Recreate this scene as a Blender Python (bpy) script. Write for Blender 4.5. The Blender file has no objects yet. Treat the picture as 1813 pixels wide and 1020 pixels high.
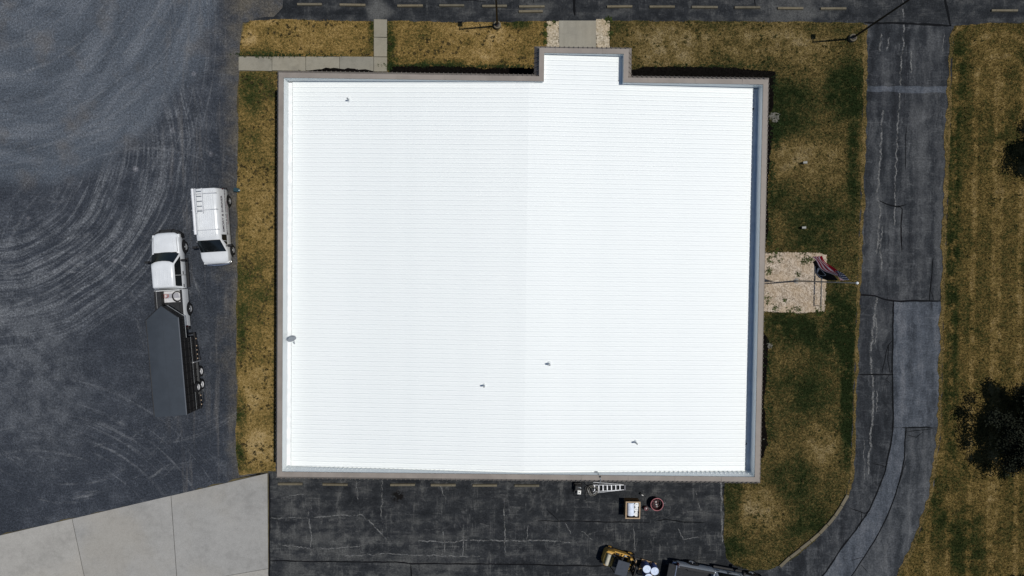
import bpy, math, random
import numpy as np
from mathutils import Vector, Matrix
random.seed(7); RNG = np.random.default_rng(7)
R = math.radians
S = bpy.context.scene
COL = S.collection

# ------------------------------------------------------------------ camera, sky, sun, exposure
FPX = 1209.0; CAMH = 49.3            # focal length in photo pixels, flying height in metres
TILT_X = -math.atan(30 / FPX); TILT_Y = math.atan(-6.5 / FPX)
cam_data = bpy.data.cameras.new('camera'); cam = bpy.data.objects.new('camera', cam_data); COL.objects.link(cam)
cam_data.sensor_width = 36.0; cam_data.lens = FPX / 1813 * 36.0
cam_data.clip_start = 0.5; cam_data.clip_end = 2000
cam.location = (0, 0, CAMH); cam.rotation_euler = (TILT_X, TILT_Y, 0)
S.camera = cam
CAMR = cam.rotation_euler.to_matrix()

SUN_EL = 69.0; SUN_AZ = 5.0          # azimuth measured from +x towards +y
w = bpy.data.worlds.new('World'); S.world = w; w.use_nodes = True
nt = w.node_tree; sky = nt.nodes.new('ShaderNodeTexSky'); sky.sky_type = 'NISHITA'; sky.sun_disc = False
sky.sun_elevation = R(SUN_EL); sky.sun_rotation = R(90 - SUN_AZ); sky.dust_density = 0.3; sky.ozone_density = 6.0
nt.links.new(sky.outputs[0], nt.nodes['Background'].inputs[0]); nt.nodes['Background'].inputs[1].default_value = 0.06
sun_dir = Vector((math.cos(R(SUN_EL)) * math.cos(R(SUN_AZ)), math.cos(R(SUN_EL)) * math.sin(R(SUN_AZ)), math.sin(R(SUN_EL))))
sd = bpy.data.lights.new('sun', 'SUN'); sd.energy = 3.5; sd.angle = R(0.53); sd.color = (1, 0.965, 0.91)
so = bpy.data.objects.new('sun', sd); COL.objects.link(so); so.rotation_euler = sun_dir.to_track_quat('Z', 'Y').to_euler(); so.location = (0, 0, 80)
S.view_settings.view_transform = 'Standard'; S.view_settings.look = 'None'; S.view_settings.exposure = 0.0; S.view_settings.gamma = 1.0
try: S.view_settings.use_curve_mapping = False
except Exception: pass

def P(u, v, z=0.0):
    """surveyed point: plan position of photo pixel (u,v) for a thing at height z"""
    r = CAMR @ Vector(((u - 906.5) / FPX, -(v - 510) / FPX, -1.0))
    return Vector((0, 0, CAMH)) + r * ((z - CAMH) / r.z)

# ------------------------------------------------------------------ node helpers
class NT:
    def __init__(s, name, rough=0.8, spec=0.3, metallic=0.0):
        s.m = bpy.data.materials.new(name); s.m.use_nodes = True; s.t = s.m.node_tree
        s.b = s.t.nodes['Principled BSDF']; s.b.inputs['Roughness'].default_value = rough
        s.b.inputs['Specular IOR Level'].default_value = spec; s.b.inputs['Metallic'].default_value = metallic
    def n(s, k): return s.t.nodes.new(k)
    def put(s, sock, v):
        if v is None: return
        if hasattr(v, 'is_linked') or isinstance(v, bpy.types.NodeSocket): s.t.links.new(v, sock)
        elif isinstance(v, (tuple, list)) and len(v) == 3 and len(sock.default_value) == 4: sock.default_value = (*v, 1)
        else: sock.default_value = v
    def pos(s):
        if not hasattr(s, '_p'): s._p = s.n('ShaderNodeNewGeometry').outputs['Position']
        return s._p
    def objpos(s):
        if not hasattr(s, '_o'): s._o = s.n('ShaderNodeTexCoord').outputs['Object']
        return s._o
    def vm(s, op, a, b=None, c=None):
        n = s.n('ShaderNodeVectorMath'); n.operation = op; s.put(n.inputs[0], a); s.put(n.inputs[1], b)
        if op == 'SCALE': n.inputs['Scale'].default_value = c
        return n.outputs['Value'] if op in ('LENGTH', 'DISTANCE', 'DOT_PRODUCT') else n.outputs[0]
    def ma(s, op, a, b=None, c=None, clamp=False):
        n = s.n('ShaderNodeMath'); n.operation = op; n.use_clamp = clamp
        s.put(n.inputs[0], a); s.put(n.inputs[1], b); s.put(n.inputs[2], c); return n.outputs[0]
    def noise(s, vec, scale, detail=3, rough=0.55, out=0, dist=0.0):
        n = s.n('ShaderNodeTexNoise'); s.put(n.inputs['Vector'], vec); n.inputs['Scale'].default_value = scale
        n.inputs['Detail'].default_value = detail; n.inputs['Roughness'].default_value = rough; n.inputs['Distortion'].default_value = dist
        return n.outputs[out]
    def voro(s, vec, scale, feature='F1', out='Distance', rnd=1.0):
        n = s.n('ShaderNodeTexVoronoi'); n.feature = feature; s.put(n.inputs['Vector'], vec); n.inputs['Scale'].default_value = scale
        n.inputs['Randomness'].default_value = rnd; return n.outputs[out]
    def white(s, vec):
        n = s.n('ShaderNodeTexWhiteNoise'); s.put(n.inputs[0], vec); return n.outputs[0]
    def mr(s, v, a, b, c=0.0, d=1.0, smooth=True):
        n = s.n('ShaderNodeMapRange'); n.interpolation_type = 'SMOOTHSTEP' if smooth else 'LINEAR'
        s.put(n.inputs['Value'], v)
        for k, x in (('From Min', a), ('From Max', b), ('To Min', c), ('To Max', d)): n.inputs[k].default_value = x
        return n.outputs[0]
    def ramp(s, f, stops):
        n = s.n('ShaderNodeValToRGB'); s.put(n.inputs[0], f); e = n.color_ramp.elements
        while len(e) < len(stops): e.new(0.5)
        for i, (p, c) in enumerate(stops): e[i].position = p; e[i].color = (*c, 1) if len(c) == 3 else c
        return n.outputs[0]
    def mix(s, f, a, b, mode='MIX'):
        n = s.n('ShaderNodeMix'); n.data_type = 'RGBA'; n.blend_type = mode; s.put(n.inputs[0], f); s.put(n.inputs[6], a); s.put(n.inputs[7], b)
        return n.outputs[2]
    def sep(s, v):
        n = s.n('ShaderNodeSeparateXYZ'); s.put(n.inputs[0], v); return n.outputs
    def comb(s, x, y, z=0.0):
        n = s.n('ShaderNodeCombineXYZ'); s.put(n.inputs[0], x); s.put(n.inputs[1], y); s.put(n.inputs[2], z); return n.outputs[0]
    def blob(s, u, v, rpx, amt, asp=1.0):
        p = P(u, v); d = s.vm('SUBTRACT', s.pos(), (p.x, p.y, 0)); d = s.vm('MULTIPLY', d, (1, asp, 0))
        return s.mr(s.vm('LENGTH', d), 0.25 * rpx / 24.5, rpx / 24.5, amt, 0)
    def bump(s, h, strength=0.3, dist=0.02):
        n = s.n('ShaderNodeBump'); n.inputs['Strength'].default_value = strength; n.inputs['Distance'].default_value = dist
        s.put(n.inputs['Height'], h); s.t.links.new(n.outputs[0], s.b.inputs['Normal'])
    def col(s, c): s.put(s.b.inputs['Base Color'], c); return s.m

MATS = {}
def plain(name, c, rough=0.6, spec=0.3, metal=0.0, var=0.12, scale=6.0):
    """solid colour with a little procedural wear"""
    if name in MATS: return MATS[name]
    t = NT(name, rough, spec, metal)
    f = t.noise(t.pos(), scale, 4, 0.6)
    MATS[name] = t.col(t.mix(t.mr(f, 0.3, 0.7), tuple(x * (1 - var) for x in c), tuple(min(1, x * (1 + var)) for x in c)))
    t.put(t.b.inputs['Roughness'], t.mr(f, 0.2, 0.8, max(0.02, rough - 0.08), min(1, rough + 0.08)))
    return MATS[name]

# ------------------------------------------------------------------ mesh helpers
class MB:
    def __init__(s): s.v = []; s.f = []
    def add(s, vs, fs):
        o = len(s.v); s.v += [tuple(x) for x in vs]; s.f += [tuple(i + o for i in f) for f in fs]; return s
    def box(s, x0, x1, y0, y1, z0, z1):
        return s.add([(x0, y0, z0), (x1, y0, z0), (x1, y1, z0), (x0, y1, z0), (x0, y0, z1), (x1, y0, z1), (x1, y1, z1), (x0, y1, z1)],
                     [(0, 3, 2, 1), (4, 5, 6, 7), (0, 1, 5, 4), (1, 2, 6, 5), (2, 3, 7, 6), (3, 0, 4, 7)])
    def bbox(s, x0, x1, y0, y1, z0, z1, b=0.02):
        """box with chamfered top edges"""
        s.add([(x0, y0, z0), (x1, y0, z0), (x1, y1, z0), (x0, y1, z0), (x0, y0, z1 - b), (x1, y0, z1 - b), (x1, y1, z1 - b), (x0, y1, z1 - b),
               (x0 + b, y0 + b, z1), (x1 - b, y0 + b, z1), (x1 - b, y1 - b, z1), (x0 + b, y1 - b, z1)],
              [(0, 3, 2, 1), (0, 1, 5, 4), (1, 2, 6, 5), (2, 3, 7, 6), (3, 0, 4, 7), (4, 5, 9, 8), (5, 6, 10, 9), (6, 7, 11, 10), (7, 4, 8, 11), (8, 9, 10, 11)]); return s
    def prism(s, poly, z0, z1):
        n = len(poly); vs = [(x, y, z0) for x, y in poly] + [(x, y, z1) for x, y in poly]
        return s.add(vs, [tuple(range(n - 1, -1, -1)), tuple(range(n, 2 * n))] + [(i, (i + 1) % n, n + (i + 1) % n, n + i) for i in range(n)])
    def xprism(s, prof, y0, y1):
        """profile in (x,z) pulled along y"""
        n = len(prof); vs = [(x, y0, z) for x, z in prof] + [(x, y1, z) for x, z in prof]
        return s.add(vs, [tuple(range(n)), tuple(range(2 * n - 1, n - 1, -1))] + [(i, n + i, n + (i + 1) % n, (i + 1) % n) for i in range(n)])
    def tube(s, pts, r, n=8, cap=True, r2=None):
        pts = [Vector(p) for p in pts]; rings = []; m = len(pts)
        for i, p in enumerate(pts):
            d = (pts[min(i + 1, m - 1)] - pts[max(i - 1, 0)]).normalized()
            a = d.orthogonal().normalized() if abs(d.z) > 0.9 else Vector((0, 0, 1)).cross(d).normalized(); b = d.cross(a)
            rr = r if r2 is None else r + (r2 - r) * i / (m - 1)
            rings.append([p + a * (rr * math.cos(2 * math.pi * k / n)) + b * (rr * math.sin(2 * math.pi * k / n)) for k in range(n)])
        return s.loft(rings, cap)
    def loft(s, rings, cap=True, closed=False):
        n = len(rings[0]); vs = [p for r in rings for p in r]; fs = []
        for i in range(len(rings) - (0 if closed else 1)):
            j = (i + 1) % len(rings)
            fs += [(i * n + k, i * n + (k + 1) % n, j * n + (k + 1) % n, j * n + k) for k in range(n)]
        if cap and not closed: fs += [tuple(range(n - 1, -1, -1)), tuple(range((len(rings) - 1) * n, len(rings) * n))]
        return s.add(vs, fs)
    def lathe(s, prof, n=16, axis='z', c=(0, 0, 0)):
        rings = []
        for r, h in prof:
            ring = []
            for k in range(n):
                a = 2 * math.pi * k / n; x, y = r * math.cos(a), r * math.sin(a)
                q = (x, y, h) if axis == 'z' else ((x, h, y) if axis == 'y' else (h, x, y))
                ring.append((q[0] + c[0], q[1] + c[1], q[2] + c[2]))
            rings.append(ring)
        return s.loft(rings)
    def torus(s, c, R_, r, n=24, m=6, sy=1.0, wob=0.0, nrm=None):
        rings = []
        for i in range(n):
            a = 2 * math.pi * i / n; rr = R_ * (1 + wob * math.sin(3 * a + c[0] * 7)); ring = []
            for k in range(m):
                b = 2 * math.pi * k / m; q = rr + r * math.cos(b)
                ring.append((c[0] + q * math.cos(a), c[1] + q * math.sin(a) * sy, c[2] + r * math.sin(b) + wob * 0.3 * math.cos(2 * a) * r))
            rings.append(ring)
        return s.loft(rings, closed=True)
    def mesh(s, name, smooth=None):
        me = bpy.data.meshes.new(name); me.from_pydata(s.v, [], s.f); me.validate()
        if smooth:
            me.polygons.foreach_set('use_smooth', [True] * len(me.polygons)); me.set_sharp_from_angle(angle=R(smooth))
        return me
    def build(s, name, mat, parent=None, smooth=35):
        me = s.mesh(name, smooth); me.materials.append(mat); return link(name, me, parent)
def link(name, data, parent=None):
    o = bpy.data.objects.new(name, data); COL.objects.link(o)
    if parent is not None: o.parent = parent
    return o
def tag(o, label=None, cat=None, group=None, kind=None):
    if label: o['label'] = label
    if cat: o['category'] = cat
    if group: o['group'] = group
    if kind: o['kind'] = kind
    return o
def empty(name, loc=(0, 0, 0), rz=0.0):
    o = bpy.data.objects.new(name, None); o.empty_display_size = 0.3; COL.objects.link(o); o.location = loc; o.rotation_euler = (0, 0, rz); return o
def copy_tree(o, parent=None):
    c = o.copy(); COL.objects.link(c); c.parent = parent
    for ch in list(o.children): copy_tree(ch, c)
    return c

def jag(poly, step=0.35, amp=0.05, seed=1, skip=()):
    """natural edge: subdivide the outline of a ground sheet and shake it a little"""
    rg = random.Random(seed); out = []; n = len(poly)
    for i in range(n):
        a, b = Vector(poly[i][:2]), Vector(poly[(i + 1) % n][:2]); L = (b - a).length
        k = 1 if i in skip else max(1, min(400, int(L / step))); nn = Vector((-(b - a).y, (b - a).x)).normalized() if L > 0 else Vector((0, 0))
        off = 0.0
        for j in range(k):
            off = off * 0.55 + rg.uniform(-amp, amp)
            out.append(a.lerp(b, j / k) + (nn * off if k > 1 and j > 0 else Vector((0, 0))))
    return [(p.x, p.y) for p in out]
def px(poly): return [tuple(P(u, v)[:2]) for u, v in poly]
def sheet(name, poly, z, mat, parent=None, thick=0.0):
    if thick: return MB().prism(ccw(poly), z - thick, z).build(name, mat, parent, smooth=None)
    poly = ccw(poly); return MB().add([(x, y, z) for x, y in poly], [tuple(range(len(poly)))]).build(name, mat, parent, smooth=None)
def ccw(poly):
    a = sum(poly[i][0] * poly[(i + 1) % len(poly)][1] - poly[(i + 1) % len(poly)][0] * poly[i][1] for i in range(len(poly)))
    return list(poly) if a > 0 else list(poly)[::-1]
def ribbon(name, pts, width, z, mat, parent=None, amp=0.0, step=0.3, seed=0, taper=True):
    """flat strip along a line of ground points (crack filler, worn paint)"""
    rg = random.Random(seed + len(pts)); d = [Vector(p[:2]) for p in pts]; q = []
    for i in range(len(d) - 1):
        L = (d[i + 1] - d[i]).length; k = max(1, int(L / step))
        for j in range(k): q.append(d[i].lerp(d[i + 1], j / k))
    q.append(d[-1]); m = len(q); vs = []; fs = []; o = 0.0
    for i, p in enumerate(q):
        t = (q[min(i + 1, m - 1)] - q[max(i - 1, 0)]).normalized(); nn = Vector((-t.y, t.x)); o = o * 0.6 + rg.uniform(-amp, amp)
        ww = width * 0.5 * rg.uniform(0.75, 1.25) if amp else width * 0.5
        if taper and i in (0, m - 1): ww *= 0.4
        c = p + nn * o; vs += [(c.x + nn.x * ww, c.y + nn.y * ww, z), (c.x - nn.x * ww, c.y - nn.y * ww, z)]
        if i: fs.append((2 * i - 2, 2 * i - 1, 2 * i + 1, 2 * i))
    return MB().add(vs, fs).build(name, mat, parent, smooth=None)
def inside(pts, poly):
    x, y = pts[:, 0], pts[:, 1]; r = np.zeros(len(pts), bool); n = len(poly); j = n - 1
    for i in range(n):
        xi, yi = poly[i]; xj, yj = poly[j]
        c = ((yi > y) != (yj > y)) & (x < (xj - xi) * (y - yi) / (yj - yi + 1e-12) + xi); r ^= c; j = i
    return r
def scatter(poly, dens, excl=()):
    a = np.array(poly); lo, hi = a.min(0), a.max(0); n = int((hi - lo).prod() * dens)
    p = lo + RNG.random((n, 2)) * (hi - lo); k = inside(p, poly)
    for e in excl: k &= ~inside(p, e)
    return p[k]

# ------------------------------------------------------------------ ground materials
def gravel_material():
    t = NT('blue_grey_gravel', 0.95, 0.04); p = t.pos()
    def polar(u, v):
        c = P(u, v); d = t.vm('SUBTRACT', p, (c.x, c.y, 0)); x, y, z = t.sep(d); r = t.vm('LENGTH', t.vm('MULTIPLY', d, (1, 1, 0)))
        return r, t.ma('ARCTAN2', y, x)
    big = t.noise(p, 0.13, 4, 0.6); mid = t.noise(p, 0.9, 5, 0.65); fine = t.noise(p, 7.0, 4, 0.75); grain = t.noise(p, 13.0, 3, 0.8)
    base = t.ramp(t.ma('ADD', t.ma('MULTIPLY', big, 0.45), t.ma('MULTIPLY', mid, 0.55)),
                  [(0.3, (0.023, 0.027, 0.034)), (0.5, (0.034, 0.039, 0.048)), (0.70, (0.066, 0.073, 0.085))])
    # pale turning circle, upper left
    r1, a1 = polar(0, -60); wob = t.ma('MULTIPLY', t.ma('SUBTRACT', t.noise(p, 0.35, 4), 0.5), 2.0)
    disc = t.mr(t.ma('ADD', r1, wob), 14.6, 16.6, 1, 0)
    s1 = t.noise(t.comb(t.ma('MULTIPLY', t.ma('ADD', r1, t.ma('MULTIPLY', t.noise(p, 0.12, 3), 6.0)), 0.75), t.ma('MULTIPLY', a1, 1.6)), 1.0, 5, 0.6)
    pale = t.ramp(s1, [(0.3, (0.050, 0.059, 0.071)), (0.5, (0.074, 0.086, 0.102)), (0.7, (0.115, 0.127, 0.143))])
    warm = t.mix(t.mr(t.noise(p, 0.4, 3), 0.5, 0.75, 0, 0.5), pale, (0.115, 0.105, 0.095))
    c = t.mix(t.ma('MULTIPLY', disc, 0.95), base, warm)
    # curved wheel tracks
    r2, a2 = polar(-20, 250)
    s2 = t.noise(t.comb(t.ma('MULTIPLY', t.ma('ADD', r2, t.ma('MULTIPLY', t.noise(p, 0.12, 2), 1.4)), 3.3), t.ma('MULTIPLY', a2, 1.1)), 1.0, 5, 0.7)
    band = t.ma('MULTIPLY', t.mr(r2, 4.5, 8.5), t.mr(r2, 13.5, 16.5, 1, 0))
    tr = t.ma('MULTIPLY', t.ma('MULTIPLY', t.mr(s2, 0.44, 0.62), band), t.ma('MULTIPLY', t.mr(mid, 0.3, 0.6, 0.35, 1), t.mr(fine, 0.3, 0.6, 0.35, 1.0)))
    c = t.mix(t.ma('MULTIPLY', t.ma('MULTIPLY', tr, 0.95), t.mr(disc, 0.0, 0.8, 1, 0.12)), c, (0.130, 0.138, 0.148))
    r3, a3 = polar(120, 640)
    s3 = t.noise(t.comb(t.ma('MULTIPLY', r3, 2.2), t.ma('MULTIPLY', a3, 3.0)), 1.0, 5, 0.7)
    tr3 = t.ma('MULTIPLY', t.mr(s3, 0.56, 0.70), t.ma('MULTIPLY', t.mr(r3, 4, 6.5), t.mr(r3, 10, 12.5, 1, 0)))
    c = t.mix(t.ma('MULTIPLY', tr3, t.mr(mid, 0.35, 0.6, 0.1, 0.6)), c, (0.155, 0.16, 0.165))
    for (cu, cv, r0_, r1_, k_) in ((-140, 60, 17.0, 22.5, .55), (260, 520, 9.0, 13.5, .38), (60, 1050, 9.0, 17.0, .42), (-60, -180, 8.0, 20.0, .45)):   # more crossing wheel arcs
        r4, a4 = polar(cu, cv); s4 = t.noise(t.comb(t.ma('MULTIPLY', r4, 3.4), t.ma('MULTIPLY', a4, 1.2)), 1.0, 4, 0.6)
        m4 = t.ma('MULTIPLY', t.mr(s4, 0.53, 0.66), t.ma('MULTIPLY', t.mr(r4, r0_, r0_ + 2), t.mr(r4, r1_ - 2, r1_, 1, 0)))
        c = t.mix(t.ma('MULTIPLY', m4, t.mr(mid, 0.35, 0.6, 0.1 * k_, k_)), c, (0.150, 0.157, 0.166))
    # straight tracks beside the grass
    st = t.noise(t.vm('MULTIPLY', p, (2.3, 0.16, 0)), 1.0, 4, 0.6); x, y, z = t.sep(p)
    sm = t.ma('MULTIPLY', t.mr(x, -25.5, -23.5), t.mr(st, 0.52, 0.72, 0, 0.4)); c = t.mix(sm, c, (0.125, 0.12, 0.115))
    dirt = t.ma('MULTIPLY', t.mr(t.ma('ADD', x, t.ma('MULTIPLY', t.noise(p, 0.45, 5, 0.65), 4.5)), -18.9, -16.6), t.mr(t.noise(p, 0.7, 5, 0.7), 0.3, 0.62, 0.1, 0.75)); c = t.mix(dirt, c, (0.105, 0.092, 0.070))
    lo = t.ma('MULTIPLY', t.ma('ADD', t.blob(75, 690, 120, 0.45, 0.6), t.blob(30, 560, 110, 0.3)), t.mr(mid, 0.3, 0.65, 0.1, 1)); c = t.mix(lo, c, (0.105, 0.112, 0.12))
    for (u, v, q, a) in ((240, 299, 7, .45), (343, 131, 6, .3), (373, 273, 6, .22), (202, 462, 6, .35), (50, 386, 5, .25), (306, 231, 7, .2)):
        c = t.mix(t.ma('MULTIPLY', t.blob(u, v, q, a), t.mr(fine, .3, .5, .5, 1)), c, (0.26, 0.255, 0.27))
    c = t.mix(1.0, c, t.ramp(fine, [(0.25, (0.45,) * 3), (0.5, (0.98,) * 3), (0.75, (1.75,) * 3)]), 'MULTIPLY')
    c = t.mix(1.0, c, t.ramp(grain, [(0.28, (0.5,) * 3), (0.5, (1.0,) * 3), (0.74, (1.75,) * 3)]), 'MULTIPLY')
    t.bump(grain, 0.6, 0.03); return t.col(c)

def asphalt_material(name, axis, dark=(0.018, 0.020, 0.0225), mid_=(0.024, 0.026, 0.0285), pale=(0.080, 0.081, 0.078), wear=0.5, patches=(), oil=None):
    """sealed asphalt: worn streaks run along axis"""
    t = NT(name, 0.92, 0.06); p = t.pos()
    big = t.noise(p, 0.22, 5, 0.6); med = t.noise(p, 1.1, 5, 0.65); fine = t.noise(p, 9.0, 4, 0.75); grain = t.noise(p, 24, 2, 0.7)
    warp = t.vm('ADD', p, t.vm('SCALE', t.noise(p, 0.8, 4, 0.6, 1), None, 0.9))
    sv = (0.22, 1.5, 0) if axis == 'x' else (1.5, 0.16, 0)
    st = t.noise(t.vm('MULTIPLY', warp, sv), 1.0, 6, 0.62)
    sv2 = (1.3, 0.25, 0) if axis == 'x' else (0.3, 1.0, 0)
    st2 = t.noise(t.vm('MULTIPLY', warp, sv2), 1.0, 5, 0.6)
    wb, ws, wm = (0.22, 0.36, 0.42) if axis == 'x' else (0.24, 0.56, 0.20)
    w_ = t.ma('ADD', t.ma('MULTIPLY', big, wb), t.ma('ADD', t.ma('MULTIPLY', st, ws), t.ma('MULTIPLY', med, wm)))
    for b in patches: w_ = t.ma('ADD', w_, t.blob(*b))
    c = t.ramp(w_, [(0.42, tuple(x * .8 for x in dark)), (0.51, mid_), (0.60, tuple(0.5 * (a + b) for a, b in zip(mid_, pale))), (0.74, pale)])
    # hairline crazing bleached through the sealer
    cr = t.voro(t.vm('MULTIPLY', warp, (1, 1, 0)), 0.9, 'DISTANCE_TO_EDGE')
    k = t.ma('MULTIPLY', t.mr(cr, 0.0, 0.045, 1, 0), t.ma('MULTIPLY', t.mr(big, 0.42, 0.62), t.mr(st2, 0.42, 0.6)))
    c = t.mix(t.ma('MULTIPLY', k, 0.45 * wear), c, tuple(x * 1.2 for x in pale))
    k2 = t.ma('MULTIPLY', t.mr(st2, 0.56, 0.70), t.mr(med, 0.42, 0.60)); c = t.mix(t.ma('MULTIPLY', k2, 0.7 * wear), c, tuple(x * 1.15 for x in pale))
    for fr, ax in ((1.0, (1.7, 0.10, 0)), (1.0, (0.10, 1.7, 0))):      # faint bleached lines across and along
        ln_ = t.noise(t.vm('MULTIPLY', t.vm('ADD', p, t.vm('SCALE', t.noise(p, 1.6, 3, 0.6, 1), None, 0.22)), ax), fr, 2, 0.5)
        kk = t.ma('MULTIPLY', t.mr(t.ma('ABSOLUTE', t.ma('SUBTRACT', ln_, 0.5)), 0.0, 0.018, 1, 0), t.mr(med, 0.44, 0.60)); c = t.mix(t.ma('MULTIPLY', kk, 0.6 * wear), c, tuple(x * 1.2 for x in pale))
    if oil:
        o_ = t.ma('MULTIPLY', t.ma('ADD', t.blob(oil[0], oil[1], oil[2], 1.0), t.blob(oil[0] + 6, oil[1] - 3, oil[2] * .6, .8)), t.mr(t.noise(p, 3.5, 4, .7), .38, .52)); c = t.mix(t.ma('MINIMUM', o_, 0.95), c, (0.006, 0.0055, 0.005))
    c = t.mix(1.0, c, t.ramp(fine, [(0.25, (0.5,) * 3), (0.5, (1.0,) * 3), (0.75, (1.6,) * 3)]), 'MULTIPLY')
    c = t.mix(1.0, c, t.ramp(grain, [(0.3, (0.85,) * 3), (0.7, (1.17,) * 3)]), 'MULTIPLY')
    t.bump(grain, 0.4, 0.015); return t.col(c)

def concrete_material(name, c0, stain=0.25, brush=None):
    t = NT(name, 0.9, 0.1); p = t.pos()
    a = t.noise(p, 0.35, 6, 0.62); b = t.noise(p, 2.2, 5, 0.65); f = t.noise(p, 18, 3, 0.7)
    m = t.ma('ADD', t.ma('MULTIPLY', a, 0.6), t.ma('MULTIPLY', b, 0.4))
    c = t.ramp(m, [(0.3, tuple(x * (1 - 1.6 * stain) for x in c0)), (0.5, c0), (0.72, tuple(x * (1 + 0.9 * stain) for x in c0))])
    warm = t.mr(t.noise(p, 0.18, 3), 0.4, 0.65, 0, 0.4); c = t.mix(warm, c, tuple(x * k for x, k in zip(c0, (1.02, 0.95, 0.84))))
    if brush:
        s = t.noise(t.vm('MULTIPLY', p, brush), 1.0, 3, 0.5); c = t.mix(1.0, c, t.ramp(s, [(0.3, (0.9,) * 3), (0.7, (1.1,) * 3)]), 'MULTIPLY')
    c = t.mix(1.0, c, t.ramp(t.n('ShaderNodeObjectInfo').outputs['Random'], [(0.0, (0.90, 0.91, 0.93)), (1.0, (1.08, 1.06, 1.03))]), 'MULTIPLY')      # each slab its own pour
    sc_ = t.noise(t.vm('MULTIPLY', t.vm('ADD', p, t.vm('SCALE', t.noise(p, .5, 3, .5, 1), None, 1.2)), (.35, 1.6, 0)), 1.0, 5, .65); c = t.mix(t.mr(sc_, .55, .75, 0, .35), c, tuple(x * .66 for x in c0))
    c = t.mix(1.0, c, t.ramp(f, [(0.3, (0.88,) * 3), (0.7, (1.12,) * 3)]), 'MULTIPLY'); t.bump(f, 0.15, 0.01)
    return t.col(c)

def lawn_material(name, shift=0.0, gain=1.0, blobs=(), stripes=None, hue=(1, 1, 1), clump=0.5, blade=False):
    t = NT(name, 0.95, 0.03); p = t.vm('MULTIPLY', t.pos(), (1, 1, 0))
    a = t.noise(p, 0.28, 4, 0.6); b = t.noise(p, 1.3, 5, 0.68); f = t.noise(p, 6.5, 4, 0.75); g = t.noise(p, 17, 2, 0.7)
    m = t.ma('ADD', t.ma('ADD', t.ma('MULTIPLY', a, 0.35), t.ma('MULTIPLY', b, 0.45)), t.ma('ADD', t.ma('MULTIPLY', f, 0.8), shift - 0.30))
    nb = t.mr(t.noise(p, 0.9, 5, 0.7), 0.3, 0.7, 0.1, 1.9)
    for q in blobs: m = t.ma('ADD', m, t.ma('MULTIPLY', t.ma('MULTIPLY', t.blob(*q), nb), 1.6 if 'E' in name[-2:] else 1.0))
    if stripes:
        c = P(*stripes); x, y, z = t.sep(t.vm('SUBTRACT', p, (c.x, c.y, 0)))
        d = t.vm('LENGTH', t.comb(x, t.ma('MAXIMUM', y, 0.0))); d = t.ma('ADD', d, t.ma('MULTIPLY', t.noise(p, 0.5, 3), 0.35))
        sgn = t.ma('SINE', t.ma('MULTIPLY', d, 2 * math.pi / 1.5)); m = t.ma('ADD', m, t.ma('MULTIPLY', t.mr(sgn, 0.35, 1.0), t.mr(b, 0.3, 0.7, 0.02, 0.17)))
    c = t.ramp(m, [(0.26, (0.017, 0.026, 0.009)), (0.38, (0.042, 0.047, 0.017)), (0.48, (0.092, 0.073, 0.028)), (0.58, (0.175, 0.124, 0.047)),
                   (0.70, (0.245, 0.180, 0.082)), (0.85, (0.32, 0.245, 0.135))])
    v = t.voro(t.vm('ADD', p, t.vm('SCALE', t.noise(p, 3.0, 2, 0.5, 1), None, 0.3)), 3.2)
    dk = t.ma('MULTIPLY', t.mr(v, 0.12, 0.4, 1, 0), t.mr(b, 0.42, 0.56)); c = t.mix(t.ma('MULTIPLY', dk, clump), c, (0.040, 0.036, 0.014))
    k = gain * (1.1 if blade else 1.0)
    c = t.mix(1.0, c, t.ramp(g, [(0.28, tuple(0.38 * k * h for h in hue)), (0.72, tuple(1.65 * k * h for h in hue))]), 'MULTIPLY')
    if not blade: t.bump(f, 0.8, 0.08)
    return t.col(c)

M_GRAVEL = gravel_material()
M_ASPH_S = asphalt_material('sealed_asphalt_south', 'x', patches=((560, 980, 110, .08), (760, 1010, 120, .07), (520, 860, 60, .1), (1260, 900, 50, .03)), wear=0.9, oil=(703, 879, 16))
M_ASPH_N = asphalt_material('sealed_asphalt_north', 'x', patches=((672, 18, 30, .25), (1400, 22, 90, .1), (945, 15, 40, .12)), wear=0.5)
M_ROAD = asphalt_material('driveway_asphalt', 'y', (0.0195, 0.0215, 0.0245), (0.0265, 0.029, 0.0325), (0.085, 0.088, 0.090), 0.6,
                          patches=((1560, 420, 60, .07, .4), (1640, 250, 60, .06, .4), (1640, 90, 60, .07), (1640, 450, 70, .06, .4)))
M_PATCH = asphalt_material('older_grey_asphalt', 'y', (0.042, 0.048, 0.057), (0.060, 0.068, 0.080), (0.125, 0.13, 0.14), 0.3)
M_PATCH2 = asphalt_material('worn_grey_asphalt', 'y', (0.033, 0.037, 0.042), (0.052, 0.056, 0.061), (0.115, 0.118, 0.12), 0.3)
M_TAR = plain('crack_tar', (0.006, 0.0065, 0.0075), 0.9, 0.06)
M_CONC = concrete_material('apron_concrete', (0.295, 0.288, 0.268), 0.16)
M_WALK = concrete_material('walk_concrete', (0.235, 0.222, 0.180), 0.2)
M_STOP = concrete_material('wheel_stop_concrete', (0.130, 0.116, 0.084), 0.3)
M_SOIL = plain('joint_soil', (0.03, 0.028, 0.022), 0.95, 0.1, var=0.3, scale=12)
M_DIRT = lawn_material('dry_edge_soil', 0.04, 0.72, clump=0.5)
M_BASE = plain('bare_ground', (0.09, 0.075, 0.04), 0.95, 0.1, var=0.4, scale=0.8)

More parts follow.
